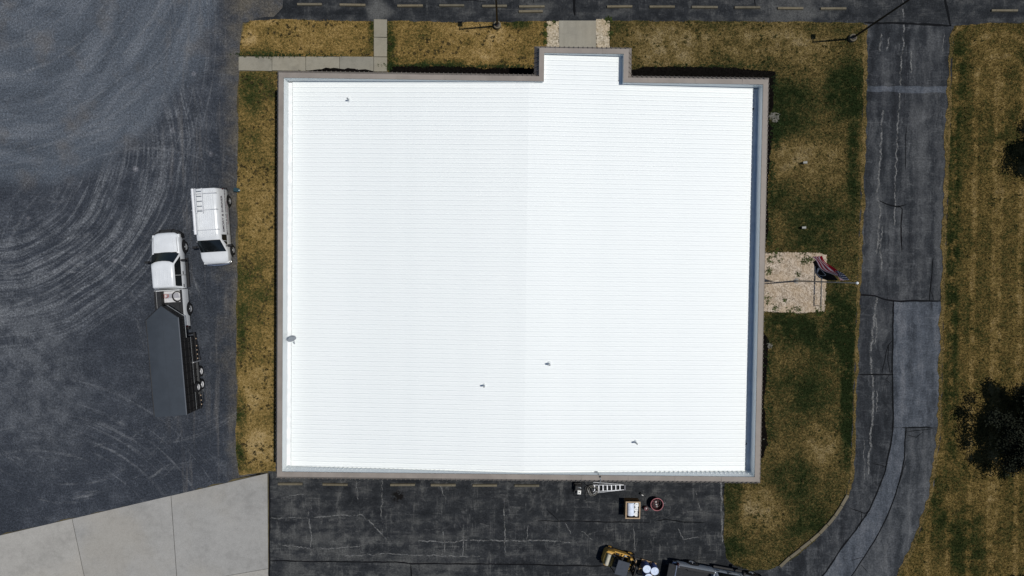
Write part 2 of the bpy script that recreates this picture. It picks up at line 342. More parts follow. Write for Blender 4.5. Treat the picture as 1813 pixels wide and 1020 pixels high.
# ------------------------------------------------------------------ ground sheets
tag(sheet('ground', [(-600, -600), (600, -600), (600, 600), (-600, 600)], -0.06, M_BASE), kind='structure')
gp = px([(-1600, -900), (430, -900), (470, -200), (512, 0), (488, 34), (430, 40), (424, 130), (420, 400), (418, 700), (422, 838)]) + px([(474, 838), (0, 948), (-1600, 1318)])
gravel = tag(sheet('gravel_lot', jag(gp, 0.5, 0.10, 3), 0.0, M_GRAVEL), kind='structure')
north = tag(sheet('parking_lot', jag(px([(506, -900), (2600, -900), (2600, 46), (1690, 45), (1680, 44), (1530, 44), (1080, 42), (680, 42), (430, 44), (450, 34), (485, 30), (500, 14)]), 0.5, 0.06, 5, skip=(1,)), 0.012, M_ASPH_N), kind='structure')
south = tag(sheet('parking_lot', px([(475, 800), (1290, 805), (1283, 860), (1283, 960), (1288, 990), (1330, 1010), (1400, 1000), (1520, 900), (1700, 1000), (1700, 1500), (478, 1500), (477, 1020)]), 0.008, M_ASPH_S), kind='structure')
DR_L = [(1533, 40), (1532, 150), (1525, 400), (1520, 520), (1514, 700), (1509, 840), (1499, 882), (1472, 928), (1440, 962), (1402, 992), (1370, 1007), (1330, 1010)]
DR_R = [(1686, 40), (1682, 100), (1675, 300), (1668, 520), (1662, 760), (1648, 870), (1622, 950), (1590, 1020), (1540, 1090), (1440, 1160)]
drive = tag(sheet('driveway', px([(a - 8, b) for a, b in DR_L] + [(1330, 1170)] + [(a + 8, b) for a, b in DR_R[::-1]]), 0.016, M_ROAD), kind='structure')

tar_d = [([(1530, 40), (1600, 42), (1684, 46)], .14), ([(1672, -10), (1677, 20), (1683, 46)], .16), ([(1557, 356), (1570, 362), (1590, 366), (1604, 362)], .10), ([(1590, 364), (1597, 370), (1596, 400), (1596, 446)], .09),
         ([(1652, 457), (1651, 475), (1648, 500), (1646, 533)], .08), ([(1648, 515), (1653, 531)], .05), ([(1650, 533), (1651, 550)], .04), ([(1519, 522), (1548, 523), (1562, 529), (1581, 533), (1620, 533), (1667, 533)], .12),
         ([(1581, 533), (1580, 650), (1581, 740), (1579, 770), (1573, 805), (1567, 835), (1556, 865), (1540, 902), (1515, 938), (1490, 970), (1462, 1012), (1440, 1040)], .10),
         ([(1580, 603), (1572, 612), (1567, 635), (1561, 660)], .06), ([(1573, 610), (1572, 640), (1576, 662)], .05), ([(1574, 665), (1568, 672), (1577, 678)], .04), ([(1518, 664), (1550, 664), (1581, 663)], .10),
         ([(1597, 757), (1606, 758), (1640, 756), (1652, 758)], .10), ([(1605, 765), (1630, 762), (1650, 759)], .05), ([(1607, 770), (1622, 774), (1634, 764)], .05), ([(1604, 758), (1601, 810), (1594, 845), (1581, 888), (1563, 930), (1545, 962), (1515, 1008), (1500, 1030)], .08),
         ([(1603, 815), (1597, 838), (1587, 870)], .04), ([(1545, 821), (1560, 823), (1566, 827), (1572, 820)], .05), ([(1569, 822), (1567, 835)], .04), ([(1505, 900), (1522, 905), (1530, 908), (1540, 904)], .05), ([(1524, 905), (1526, 918), (1522, 935)], .05), ([(1532, 915), (1540, 908)], .04),
         ([(1525, 1000), (1535, 1013)], .05), ([(1508, 992), (1528, 985)], .04), ([(1604, 225), (1602, 300)], .05)]
for i, (pp, wd) in enumerate(tar_d): ribbon('crack_filler', px(pp), wd, 0.0265, M_TAR, drive, amp=0.025, seed=i)
tar_s = [([(478, 993), (560, 994), (700, 995), (730, 998), (800, 998), (900, 999), (1000, 1001), (1070, 1002)], .09), ([(728, 998), (729, 1040)], .09), ([(742, 999), (742, 1010)], .06), ([(952, 922), (1000, 922), (1060, 924), (1150, 925)], .07),
         ([(1160, 923), (1178, 920), (1205, 924), (1247, 925)], .08), ([(968, 902), (980, 914), (990, 923)], .06), ([(967, 928), (967, 942)], .05), ([(478, 838), (477, 1030)], .10)]
for i, (pp, wd) in enumerate(tar_s): ribbon('crack_filler', px(pp), wd, 0.0185, M_TAR, south, amp=0.02, seed=40 + i)
for i, (pp, wd) in enumerate([([(1016, -20), (1017, 10), (1018, 28)], .18), ([(944, -20), (945, 6)], .05), ([(1335, -20), (1337, 12)], .06), ([(735, -10), (790, -2), (860, 3)], .05)]):
    ribbon('crack_filler', px(pp), wd, 0.0225, M_TAR, north, amp=0.02, seed=60 + i)
# grey relaid lanes of the driveway
sheet('asphalt_patch', jag(px([(1582, 534), (1667, 534), (1663, 757), (1598, 757), (1583, 757), (1581, 650)]), 0.6, 0.02, 8), 0.0215, M_PATCH, drive)
sheet('asphalt_patch', px([(1583, 758), (1602, 758), (1600, 810), (1593, 845), (1580, 888), (1562, 930), (1544, 962), (1500, 1030), (1446, 1032), (1464, 1012), (1491, 970), (1516, 938), (1541, 902), (1557, 865), (1568, 835), (1574, 805), (1580, 770)]), 0.0215, M_PATCH, drive)
sheet('asphalt_patch', px([(1604, 758), (1663, 758), (1650, 868), (1624, 948), (1592, 1018), (1560, 1060), (1510, 1060), (1502, 1030), (1546, 962), (1564, 930), (1582, 888), (1595, 845), (1602, 810)]), 0.0215, M_PATCH2, drive)
sheet('asphalt_patch', jag(px([(1530, 152), (1677, 153), (1676, 166), (1530, 162)]), 0.4, 0.06, 9), 0.0215, M_PATCH, drive)
# worn stall lines
def see_through(t, mask, c):
    t.col(c); tr = t.n('ShaderNodeBsdfTransparent'); mx = t.n('ShaderNodeMixShader'); t.put(mx.inputs[0], mask); out = t.t.nodes['Material Output']
    t.t.links.new(tr.outputs[0], mx.inputs[1]); t.t.links.new(t.b.outputs[0], mx.inputs[2]); t.t.links.new(mx.outputs[0], out.inputs[0]); return t.m
def worn_paint():
    t = NT('worn_white_paint', 0.9, 0.06); a = t.noise(t.pos(), 1.1, 6, 0.75); f = t.noise(t.pos(), 9, 4, 0.75)
    return see_through(t, t.ma('MULTIPLY', t.mr(a, 0.42, 0.72), t.mr(f, 0.35, 0.7, 0.0, 0.8)), (0.15, 0.15, 0.146))
M_PAINT = worn_paint()
for u, v0, v1 in ((551, 850, 985), (676, 860, 975), (748, 860, 900), (820, 870, 985), (893, 880, 990), (966, 865, 985), (1122, 930, 980)):
    ribbon('parking_line', px([(u, v0), (u + 1, v1)]), 0.10, 0.0135, M_PAINT, south, taper=False)
for u in (662, 690, 755, 830, 906, 1060, 1135, 1209, 1285, 1360, 1436, 1512):
    ribbon('parking_line', px([(u, -30), (u + 1, 26)]), 0.10, 0.0175, M_PAINT, north, taper=False)
# bleached cracks wandering through the sealer
def bleach():
    t = NT('bleached_crack', 0.92, 0.06); a = t.noise(t.pos(), 1.6, 5, 0.7); f = t.noise(t.pos(), 10, 4, 0.75)
    return see_through(t, t.ma('MULTIPLY', t.mr(a, 0.36, 0.56), t.mr(f, 0.30, 0.58, 0.05, 0.9)), (0.165, 0.166, 0.162))
M_BLEACH = bleach()
for i, (pp, wd) in enumerate([([(1563, 195), (1561, 230), (1557, 300), (1553, 352), (1559, 380), (1555, 420), (1551, 450)], .13), ([(1562, 400), (1558, 440), (1560, 480)], .10), ([(1552, 525), (1545, 585), (1541, 640), (1547, 690), (1543, 740), (1540, 800), (1536, 840)], .14), ([(1549, 560), (1553, 580), (1548, 610)], .08),
                              ([(1600, -10), (1599, 60), (1595, 130), (1590, 200), (1586, 300), (1583, 400)], .09), ([(1560, 60), (1558, 92)], .12), ([(1575, 66), (1570, 90)], .10), ([(1612, 90), (1614, 130)], .10), ([(1672, 60), (1670, 95)], .05), ([(1553, 690), (1551, 730)], .06), ([(1530, 780), (1531, 850)], .05), ([(1597, 540), (1598, 640)], .05)]):
    ribbon('bleached_crack', px(pp), wd, 0.0195, M_BLEACH, drive, amp=0.055, step=0.11, seed=200 + i)
for i, (pp, wd) in enumerate([([(478, 918), (520, 917), (580, 914), (640, 912), (655, 924), (685, 955)], .08), ([(545, 905), (551, 945), (551, 985)], .09), ([(740, 958), (800, 959), (830, 956), (900, 958), (960, 957), (1010, 960)], .09), ([(610, 985), (690, 980), (760, 984), (850, 985)], .07), ([(676, 850), (677, 890), (674, 915)], .06), ([(630, 850), (634, 885)], .05),
                              ([(785, 940), (788, 975), (782, 985)], .07), ([(820, 935), (821, 985)], .06), ([(893, 895), (894, 980)], .07), ([(935, 930), (932, 960)], .05), ([(1120, 930), (1125, 975)], .05), ([(1200, 935), (1210, 955), (1240, 950)], .05), ([(1000, 925), (1012, 946)], .05), ([(1030, 940), (1050, 956)], .06), ([(1232, 870), (1238, 900)], .05), ([(1277, 850), (1279, 960)], .12), ([(500, 965), (560, 972), (640, 968)], .06), ([(500, 880), (540, 874)], .05), ([(780, 860), (790, 885)], .06)]):
    ribbon('bleached_crack', px(pp), wd, 0.0115, M_BLEACH, south, amp=0.045, step=0.11, seed=240 + i)
# concrete apron in separate slabs
apron = tag(empty('concrete_apron'), 'pale grey concrete apron laid in large slabs beside the gravel lot', 'apron', kind='structure')
sheet('joint_bed', px([(-900, 1156), (0, 950), (472, 841), (473, 1500), (-900, 1500)]), 0.004, M_SOIL, apron)
edge = lambda u: 948.0 - u * (110.0 / 474.0)
cuts = [((-420, edge(-420)), (-370, 1500)), ((-60, edge(-60)), (-10, 1400)), ((128, edge(128)), (230, 1400)), ((303, edge(303)), (340, 1400)), ((474, 838), (478, 1400))]
for i in range(len(cuts) - 1):
    (a0, a1), (b0, b1) = cuts[i], cuts[i + 1]; g = 0.45
    for (t0, t1) in ((0.0, 0.30), (0.30, 1.0)):
        L = lambda e, t: (e[0][0] + (e[1][0] - e[0][0]) * t, e[0][1] + (e[1][1] - e[0][1]) * t)
        q = [L((a0, a1), t0), L((b0, b1), t0), L((b0, b1), t1), L((a0, a1), t1)]
        off = 0.3 if t0 else 0
        q = [(q[0][0] + g, q[0][1] + off), (q[1][0] - g, q[1][1] + off), (q[2][0] - g, q[2][1] - .3), (q[3][0] + g, q[3][1] - .3)]
        sheet('concrete_slab', px(q), 0.03 + 0.002 * ((i * 3 + (1 if t0 else 0)) % 3), M_CONC, apron, thick=0.08)

# side walk slabs and entrance walk
walk = tag(empty('sidewalk'), 'L-shaped tan concrete walk between the gravel lot and the north parking', 'sidewalk', kind='structure')
for a, b in ((423, 481.6), (482.4, 541.2), (542, 601.2), (602, 661.5)):
    sheet('concrete_slab', px([(a, 100.5), (b, 101), (b, 126), (a, 125)]), 0.05, M_WALK, walk, thick=0.1)
for a, b in ((34.5, 66), (66.8, 100.6), (101.4, 127)):
    sheet('concrete_slab', px([(662.3, a), (685.5, a + .5), (685.2, b), (662.3, b)]), 0.052, M_WALK, walk, thick=0.1)
ewalk = tag(empty('entrance_walk'), 'plain grey-tan concrete walk leading up to the entrance block', 'sidewalk', kind='structure')
M_EW = concrete_material('entrance_concrete', (0.265, 0.25, 0.205), 0.10, (2.2, 0.12, 0))
sheet('concrete_slab', px([(989.5, 37), (1055.5, 37), (1054, 175), (990.5, 175)]), 0.055, M_EW, ewalk, thick=0.1)

# ------------------------------------------------------------------ lawns, grass, rock and mulch
LW = px([(424, 127), (545, 127), (545, 828), (478, 834), (424, 841), (418, 790), (421, 690), (419, 560), (422, 420), (421, 300)])
LNW = px([(432, 44), (445, 37), (500, 34), (600, 37), (661.5, 38), (661.5, 100), (425, 99), (427, 70)])
LN = px([(686, 38), (820, 40), (968, 38), (968, 185), (686, 185)])
LE = px([(1080, 37), (1300, 38), (1529, 41)] + [(a - 3, b) for a, b in DR_L[1:]] + [(1300, 1001), (1286, 988), (1281, 955), (1282, 870), (1284, 800), (1284, 185), (1080, 185)])
LF = px([(1689, 46), (1760, 41), (2700, 44), (2700, 1500), (1400, 1500), (1440, 1170)] + [(a + 4, b) for a, b in DR_R[1:][::-1]])
FLAGBED = px([(1281, 449), (1400, 447), (1450, 448), (1463, 452), (1463, 500), (1459, 552), (1400, 553), (1281, 549)])
ROCK1 = px([(968, 38), (989, 38), (990, 180), (968, 180)]); ROCK2 = px([(1056, 34), (1079, 36), (1079, 180), (1055, 180)])
MUL1 = px([(689, 118), (760, 117.5), (830, 118.5), (870, 121), (900, 121), (950, 120), (962, 135), (962, 186), (690, 186)])
MUL2 = px([(1110, 124), (1150, 119), (1200, 118), (1290, 120), (1340, 124), (1372, 127), (1373, 140), (1369, 160), (1368, 190), (1362, 200), (1361, 220), (1369, 226), (1366, 250), (1361, 300), (1358, 360), (1360, 410), (1352, 446), (1283, 446), (1283, 186), (1110, 186)])
MUL3 = px([(545, 125.5), (570, 123), (585, 121.5), (610, 123), (640, 123.5), (655, 125), (664, 128), (664, 186), (545, 186)])
MUL4 = px([(1352, 590), (1362, 604), (1360, 640), (1352, 700), (1356, 760), (1360, 785), (1350, 810), (1284, 810), (1284, 590)])
EDGE1 = jag(px([(1526, 44), (1536, 44)] + [(a + 3, b) for a, b in DR_L[1:7]] + [(a - 3, b) for a, b in DR_L[1:7][::-1]]), 0.25, 0.07, 31)
EDGE2 = jag(px([(1683, 60)] + [(a - 3, b) for a, b in DR_R[1:8]] + [(a + 4, b) for a, b in DR_R[1:8][::-1]] + [(1688, 50)]), 0.25, 0.08, 32)

B_W = ((455, 160, 60, -.14), (450, 520, 70, -.08, .6), (440, 250, 40, -.05), (455, 690, 60, .12), (465, 790, 45, .16), (425, 730, 16, -.22, .25), (426, 600, 14, -.12, .2), (470, 380, 60, .05), (424, 810, 18, -.2, .5))
B_NW = ((440, 70, 22, .2, .7), (450, 95, 50, -.12, 2.5), (570, 72, 90, .06, 2), (660, 60, 12, -.12, .3), (480, 36, 60, .08, 4))
B_N = ((830, 75, 90, .08), (920, 40, 40, -.2, 2.5), (740, 55, 40, -.03), (870, 110, 60, .06), (800, 118, 150, -.16, 8), (692, 70, 14, -.2, .3), (880, 60, 20, .12), (700, 115, 24, -.2))
B_E = ((1500, 160, 60, -.13, .8), (1400, 190, 60, -.10), (1510, 270, 14, -.12, .1), (1450, 290, 70, .07), (1395, 280, 50, .08), (1450, 400, 80, -.09, 1.3), (1375, 220, 30, -.13), (1490, 540, 45, -.12), (1400, 580, 60, -.16, 1.3), (1470, 600, 60, -.12), (1420, 690, 70, -.06),
       (1500, 720, 16, -.24, .12), (1495, 610, 22, -.18, .25), (1455, 790, 45, .10, .7), (1345, 900, 60, .12), (1400, 850, 60, -.08), (1300, 970, 30, -.08), (1300, 890, 20, -.08, .3), (1430, 930, 55, -.06), (1350, 62, 150, .11, 2.5), (1180, 70, 110, .12, 1.5), (1440, 110, 70, .05), (1180, 110, 90, .02, 3), (1250, 42, 260, -.06, 9), (1380, 350, 40, -.06))
B_F = ((1700, 170, 26, -.1, .12), (1688, 420, 18, -.16, .06), (1684, 700, 18, -.14, .08), (1760, 90, 50, .07), (1710, 960, 60, -.12, .6), (1660, 900, 30, -.12, .4), (1760, 880, 60, .03), (1790, 220, 50, -.06))
LAWNS = [('W', LW, dict(shift=.05, gain=1.0, blobs=B_W, clump=.85, hue=(1.03, 1.0, .88)), 'narrow strip of dry patchy grass between gravel lot and building', [], 135),
         ('NW', LNW, dict(shift=.05, gain=1.03, blobs=B_NW, hue=(1.06, 1.0, .84)), 'dry golden grass rectangle enclosed by the L-shaped walk', [], 160),
         ('N', LN, dict(shift=.06, gain=1.0, blobs=B_N, hue=(1.06, 1.0, .84)), 'dry golden grass between the L-shaped walk and the entrance block', [MUL1], 160),
         ('E', LE, dict(shift=-.03, gain=.72, blobs=B_E, hue=(.98, 1.0, .95)), 'dark olive patchy grass wrapping the flagpole side of the building', [FLAGBED, MUL2, MUL4, EDGE1], 150),  # low gain also puts lens vignetting into the grass colour
         ('F', LF, dict(shift=.0, gain=.70, blobs=B_F, stripes=(1770, 140), clump=.25, hue=(1.02, 1.0, .86)), 'striped mown dry grass across the driveway beneath the dark trees', [EDGE2], 120)]  # edge vignetting painted in here too, by darkening the grass colour
VIEW = px([(-40, -40), (1853, -40), (1853, 1060), (-40, 1060)])
def tufts(name, pts, mat, z, hmin, hmax, rad, blades=4, wid=0.02, size=None):
    n = len(pts); sc = np.ones(n) if size is None else size
    k = n * blades; b = np.repeat(pts, blades, 0); s_ = np.repeat(sc, blades)
    a = RNG.random(k) * 2 * np.pi; d = np.stack([np.cos(a), np.sin(a)], 1); r = (0.25 + 0.75 * RNG.random(k)) * rad * s_
    h = (hmin + (hmax - hmin) * RNG.random(k)) * s_; base = b + d * (0.15 * r)[:, None] + (RNG.random((k, 2)) - .5) * 0.02
    side = np.stack([-d[:, 1], d[:, 0]], 1) * (wid * s_ * (0.7 + 0.6 * RNG.random(k)))[:, None]
    v = np.empty((k, 3, 3)); v[:, 0, :2] = base - side; v[:, 1, :2] = base + side; v[:, 2, :2] = b + d * r[:, None]
    v[:, :2, 2] = z; v[:, 2, 2] = z + h
    me = bpy.data.meshes.new(name); me.vertices.add(3 * k); me.loops.add(3 * k); me.polygons.add(k)
    me.vertices.foreach_set('co', v.reshape(-1)); me.loops.foreach_set('vertex_index', np.arange(3 * k, dtype=np.int32))
    me.polygons.foreach_set('loop_start', np.arange(0, 3 * k, 3, dtype=np.int32)); me.update(calc_edges=True); me.materials.append(mat)
    return link(name, me)
M_WEED = lawn_material('weed_blades', -0.10, 0.95, blade=True, clump=0)
M_WEEDB = plain('brown_weed', (0.05, 0.04, 0.017), 0.9, 0.1, var=0.5, scale=3)
CUT = {'W': None}
for key, poly, kw, label, excl, dens in LAWNS:
    zz = 0.026
    tag(sheet('lawn', jag(poly, 0.3, 0.05, len(poly)), zz, lawn_material('lawn_soil_' + key, **kw)), kind='structure')
    pts = scatter(poly, dens, excl); pts = pts[inside(pts, VIEW)]
    tag(tufts('grass', pts, lawn_material('grass_blades_' + key, blade=True, **kw), zz, 0.03, 0.075, 0.085, 4, 0.016), label, 'grass', kind='stuff')
    # larger dark clumps of weed, gathered in drifts
    dn = {'W': 9, 'NW': 6, 'N': 6, 'E': 6.0, 'F': 1.5}[key]
    wp = scatter(poly, dn, excl); wp = wp[inside(wp, VIEW)]
    dr = np.sin(wp[:, 0] * 1.3 + wp[:, 1] * 0.9) + np.sin(wp[:, 1] * 1.9 - wp[:, 0] * 0.4) + RNG.normal(0, .8, len(wp)); wp = wp[dr > 0.15]
    tag(tufts('weeds', wp, M_WEEDB if key in 'WNW' else M_WEED, zz, 0.04, 0.11, 0.13, 12, 0.03, 0.6 + RNG.random(len(wp)) * 0.9), 'dark weed clumps scattered through the ' + label.replace('dry ', '').replace('dark ', ''), 'weeds', kind='stuff')
for q, nm in ((EDGE1, 'a'), (EDGE2, 'b')): tag(sheet('verge', q, 0.032, M_DIRT), kind='structure')
vp = np.concatenate([scatter(EDGE1, 60), scatter(EDGE2, 60)])
tag(tufts('grass', vp, lawn_material('verge_blades', 0.05, 0.72, blade=True), 0.032, .03, .06, .08, 4, .02), 'straw-coloured dry fringe along both driveway edges', 'grass', kind='stuff')

def stones(name, poly, dens, mat, z, s0, s1, excl=()):
    pts = scatter(poly, dens, excl); n = len(pts)
    u = np.array([(1, 0, 0), (-1, 0, 0), (0, 1, 0), (0, -1, 0), (0, 0, 1), (0.55, 0.6, .35), (-.6, .5, .4), (-.5, -.6, .4), (.6, -.5, .35)], float)
    f = [(4, 0, 5), (4, 5, 2), (4, 2, 6), (4, 6, 1), (4, 1, 7), (4, 7, 3), (4, 3, 8), (4, 8, 0)]
    s_ = s0 + (s1 - s0) * RNG.random((n, 1, 1)); v = u[None] * s_ * (0.7 + 0.6 * RNG.random((n, 9, 3)))
    a = RNG.random(n) * 6.28; c, sn = np.cos(a)[:, None], np.sin(a)[:, None]
    x = v[..., 0] * c - v[..., 1] * sn + pts[:, :1]; y = v[..., 0] * sn + v[..., 1] * c + pts[:, 1:]; v = np.stack([x, y, v[..., 2] * .7 + z], -1)
    F = (np.array(f)[None] + (np.arange(n) * 9)[:, None, None]).reshape(-1, 3); k = len(F)
    me = bpy.data.meshes.new(name); me.vertices.add(9 * n); me.loops.add(3 * k); me.polygons.add(k)
    me.vertices.foreach_set('co', v.reshape(-1)); me.loops.foreach_set('vertex_index', F.reshape(-1).astype(np.int32)); me.polygons.foreach_set('loop_start', np.arange(0, 3 * k, 3, dtype=np.int32))
    me.update(calc_edges=True); me.materials.append(mat); return link(name, me)
def rock_material(name, c0, c1):
    t = NT(name, 0.85, 0.2); v = t.voro(t.pos(), 11.0, 'F1', 'Color'); a = t.noise(t.pos(), 0.8, 4)
    c = t.mix(t.sep(v)[0], c0, c1); c = t.mix(t.mr(a, 0.35, 0.65, 0, 0.5), c, tuple(0.5 * (p + q) * k for p, q, k in zip(c0, c1, (1.02, .9, .72))))
    return t.col(c)
M_ROCK = rock_material('pale_river_rock', (0.20, 0.16, 0.115), (0.50, 0.43, 0.35))
M_ROCK2 = rock_material('tan_river_rock', (0.22, 0.185, 0.125), (0.52, 0.46, 0.36))
for poly, lab, m in ((FLAGBED, 'square bed of pale pinkish stones around the flagpole base', M_ROCK), (ROCK1, 'narrow stone bed on the left of the entrance walk', M_ROCK2), (ROCK2, 'narrow stone bed on the right of the entrance walk', M_ROCK2)):
    b = tag(sheet('rock_bed', jag(poly, 0.25, 0.06, 77), 0.034, m), kind='structure')
    tag(stones('stones', poly, 150, m, 0.036, 0.03, 0.075), lab, 'stones', kind='stuff')
wk = []
for (u, v, q, n) in ((1362, 460, 6, 20), (1361, 480, 7, 40), (1424, 462, 6, 35), (1434, 458, 5, 25), (1412, 485, 5, 16), (1389, 532, 4, 14), (1357, 530, 8, 30), (1372, 546, 7, 25), (1414, 547, 6, 20), (1400, 549, 8, 20), (1450, 552, 9, 40), (1375, 450, 14, 40), (1425, 449, 14, 30),
                     (980, 40, 4, 14), (966, 60, 5, 30), (965, 75, 4, 25), (1078, 36, 7, 40), (1080, 60, 5, 25), (968, 45, 5, 20)):
    p = P(u, v); wk.append(np.array([[p.x, p.y]]) + RNG.normal(0, q / 24.5 * .5, (n, 2)))
tag(tufts('weeds', np.concatenate(wk), plain('green_weed', (0.055, 0.075, 0.02), .9, .1, var=.5, scale=4), 0.036, .04, .10, .12, 6, .03), 'small green weeds growing through the pale stone beds', 'weeds', kind='stuff')
M_MULCH = plain('black_mulch', (0.0048, 0.0042, 0.0036), 0.98, 0.02, var=0.5, scale=9)
for k, (poly, lab) in enumerate(((MUL1, 'black mulch bed left of the entrance block'), (MUL2, 'black mulch bed wrapping the corner right of the entrance block'), (MUL3, 'black mulch spilling over the edge of the L-shaped walk'), (MUL4, 'thin dark mulch along the wall below the flagpole bed'))):
    b = MB(); q = ccw(jag(poly, 0.22, 0.07, 90 + k)); b.prism(q, 0.0, 0.058 if k == 2 else 0.045); o = b.build('mulch', M_MULCH, None, None)
    tag(o, lab, 'mulch', kind='stuff')
    tag(stones('bark_chips', poly, 90, M_MULCH, 0.055, 0.03, 0.07), 'loose bark chips of the ' + lab.replace('black', 'dark'), 'bark chips', kind='stuff')
gp_ = np.concatenate([np.array([[P(u, v).x, P(u, v).y]]) + RNG.normal(0, 1, (n, 2)) * np.array([[sx / 24.5, sy / 24.5]]) for (u, v, sx, sy, n) in
                      ((760, 116, 40, 1.5, 160), (880, 118, 40, 1.5, 140), (690, 119, 2.5, 3, 60), (1250, 117, 60, 2, 120), (1372, 150, 3, 10, 60), (1374, 240, 6, 12, 160), (1366, 330, 3, 30, 120), (1362, 420, 4, 14, 90), (1362, 750, 4, 22, 90), (1360, 660, 4, 30, 90), (430, 120, 20, 3, 0), (470, 97, 24, 3, 120), (540, 98, 30, 2, 60))])
tag(tufts('grass', gp_, plain('lush_green', (0.030, 0.050, 0.016), .9, .1, var=.4, scale=3), 0.03, .05, .12, .12, 6, .025), 'lusher green grass along the edges of the mulch beds', 'grass', kind='stuff')

# concrete kerb at the bend
kerb = tag(empty('kerb'), 'weathered concrete kerb round the bend of the driveway', 'kerb', kind='structure')
KP = [(1500, 876), (1489, 895), (1477, 913), (1464, 929), (1450, 944), (1434, 958), (1416, 972), (1398, 986), (1380, 1003)]
for i in range(len(KP) - 1):
    a, b = [Vector(P(*q)[:2]) for q in (KP[i], KP[i + 1])]; t = (b - a).normalized(); nn = Vector((-t.y, t.x)); b = b - t * 0.035; jw = random.uniform(-.03, .03)
    q = [a + nn * (.11 + jw), a - nn * (.11 - jw), b - nn * (.11 - jw), b + nn * (.11 + jw)]
    MB().prism(ccw([tuple(v) for v in q]), 0.0, 0.14 + random.uniform(-.01, .01)).build('kerb_stone', M_STOP, kerb, None)

# ------------------------------------------------------------------ trees across the driveway
def leaf_material(name, c):
    t = NT(name, 0.9, 0.05); a = t.noise(t.pos(), 0.9, 3); f = t.noise(t.pos(), 8, 2)
    m = t.mix(t.mr(a, .35, .65), tuple(x * .65 for x in c), tuple(x * 1.4 for x in c)); return t.col(t.mix(t.mr(f, .4, .7, 0, .35), m, tuple(x * 2.2 for x in c)))
M_LEAF = leaf_material('dark_leaves', (0.0130, 0.0150, 0.0100)); M_BARK = plain('bark', (0.05, 0.04, 0.03), .9, .1, var=.4)
def tree(u, v, zc, rad, hgt, label, seed, per=260):
    rg = np.random.default_rng(seed); rr = random.Random(seed); c = P(u, v, 0); root = empty('tree', (c.x, c.y, 0.02))
    tag(root, label, 'tree', 'dark trees at the right edge')
    t = MB(); t.tube([(0, 0, -.05), (.05, 0, zc * .35), (0, .05, zc * .8), (.03, 0, hgt * .85)], .16 * rad / 3 + .06, 10, r2=.03); tips = []
    for k in range(64):
        a = rr.uniform(0, 6.283); e = rr.uniform(-.75, 1.3); L = rad * rr.uniform(.55, 1.22) * (1.0 if k % 3 else .8)
        z0 = zc * rr.uniform(.35, .95); p0 = Vector((0, 0, z0)); p2 = Vector((math.cos(a) * math.cos(e) * L, math.sin(a) * math.cos(e) * L, zc + math.sin(e) * ((hgt - zc) * .95 if e > 0 else zc * .8)))
        p1 = p0.lerp(p2, .5) + Vector((0, 0, .25 * rr.random())); t.tube([p0, p1, p2], .05, 5, r2=.012); tips.append(p2)
        for q in range(2): tips.append(p1.lerp(p2, rr.uniform(.1, .8)) + Vector((rr.uniform(-.4, .4), rr.uniform(-.4, .4), rr.uniform(-.3, .3))))
    t.build('trunk', M_BARK, root)
    N = per * len(tips); ci = np.repeat(np.array([tuple(p) for p in tips]), per, 0); sz = np.repeat(rg.uniform(.10, .26, len(tips)) * rad / 3.2 + .06, per)
    c_ = ci + rg.normal(0, 1, (N, 3)) * sz[:, None] * np.array([1.1, 1.1, .75]); d = rg.normal(0, 1, (N, 3)); d[:, 2] *= .6; d /= np.linalg.norm(d, axis=1)[:, None]
    e = np.cross(d, rg.normal(0, 1, (N, 3))); e /= np.linalg.norm(e, axis=1)[:, None]; l = rg.uniform(.06, .12, (N, 1)); wv = l * .5
    V = np.stack([c_ - d * l, c_ + e * wv, c_ + d * l, c_ - e * wv], 1).reshape(-1, 3)
    me = bpy.data.meshes.new('crown'); me.vertices.add(4 * N); me.loops.add(4 * N); me.polygons.add(N); me.vertices.foreach_set('co', V.reshape(-1))
    me.loops.foreach_set('vertex_index', np.arange(4 * N, dtype=np.int32)); me.polygons.foreach_set('loop_start', np.arange(0, 4 * N, 4, dtype=np.int32)); me.update(calc_edges=True)
    me.materials.append(M_LEAF); link('crown', me, root)
tree(1886, 268, 2.8, 3.1, 5.8, 'slim dark tree cut by the right edge, uppermost of three', 3)
tree(1817, 746, 2.5, 3.35, 5.4, 'large spreading dark tree at the right edge, middle of three', 4)
tree(1822, 1062, 2.4, 1.7, 4.6, 'dark tree mostly outside the frame, lowest of the three at the right edge', 5)

# ------------------------------------------------------------------ the white-roofed building
M_TAN = plain('tan_metal', (0.235, 0.207, 0.180), 0.6, 0.2, var=0.10, scale=0.9)
def white_coat():
    t = NT('white_roof_coating', 0.55, 0.3); a = t.noise(t.objpos(), 0.12, 4, 0.55); b = t.noise(t.vm('MULTIPLY', t.objpos(), (0.5, 2.5, 1)), 1.0, 5, 0.6)
    m = t.ma('ADD', t.ma('MULTIPLY', a, .6), t.ma('MULTIPLY', b, .4)); return t.col(t.ramp(m, [(.3, (0.715, 0.745, 0.735)), (.7, (0.775, 0.80, 0.785))]))
M_WHITE = white_coat(); M_BRICK = plain('tan_wall_panel', (0.30, 0.26, 0.21), .8, .2); M_DARK = plain('dark_opening', (.01, .01, .011), .7)
M_ALU = plain('aluminium', (0.62, 0.63, 0.64), .35, .5, .7, var=.05); M_GALV = plain('galvanised', (0.34, 0.36, 0.37), .45, .4, .4)
corners = [P(492, 128, 4.32), P(1362, 135.5, 4.32), P(1345, 857, 4.32), P(488, 845, 4.32)]
bc = sum(corners, Vector()) / 4; YAW = R(-0.72)
bld = tag(empty('building', (bc.x, bc.y, 0), YAW), 'large flat-topped building with white ribbed metal roof and tan parapet', 'building')
BM = Matrix.Translation((bc.x, bc.y, 0)) @ Matrix.Rotation(YAW, 4, 'Z'); BI = BM.inverted()
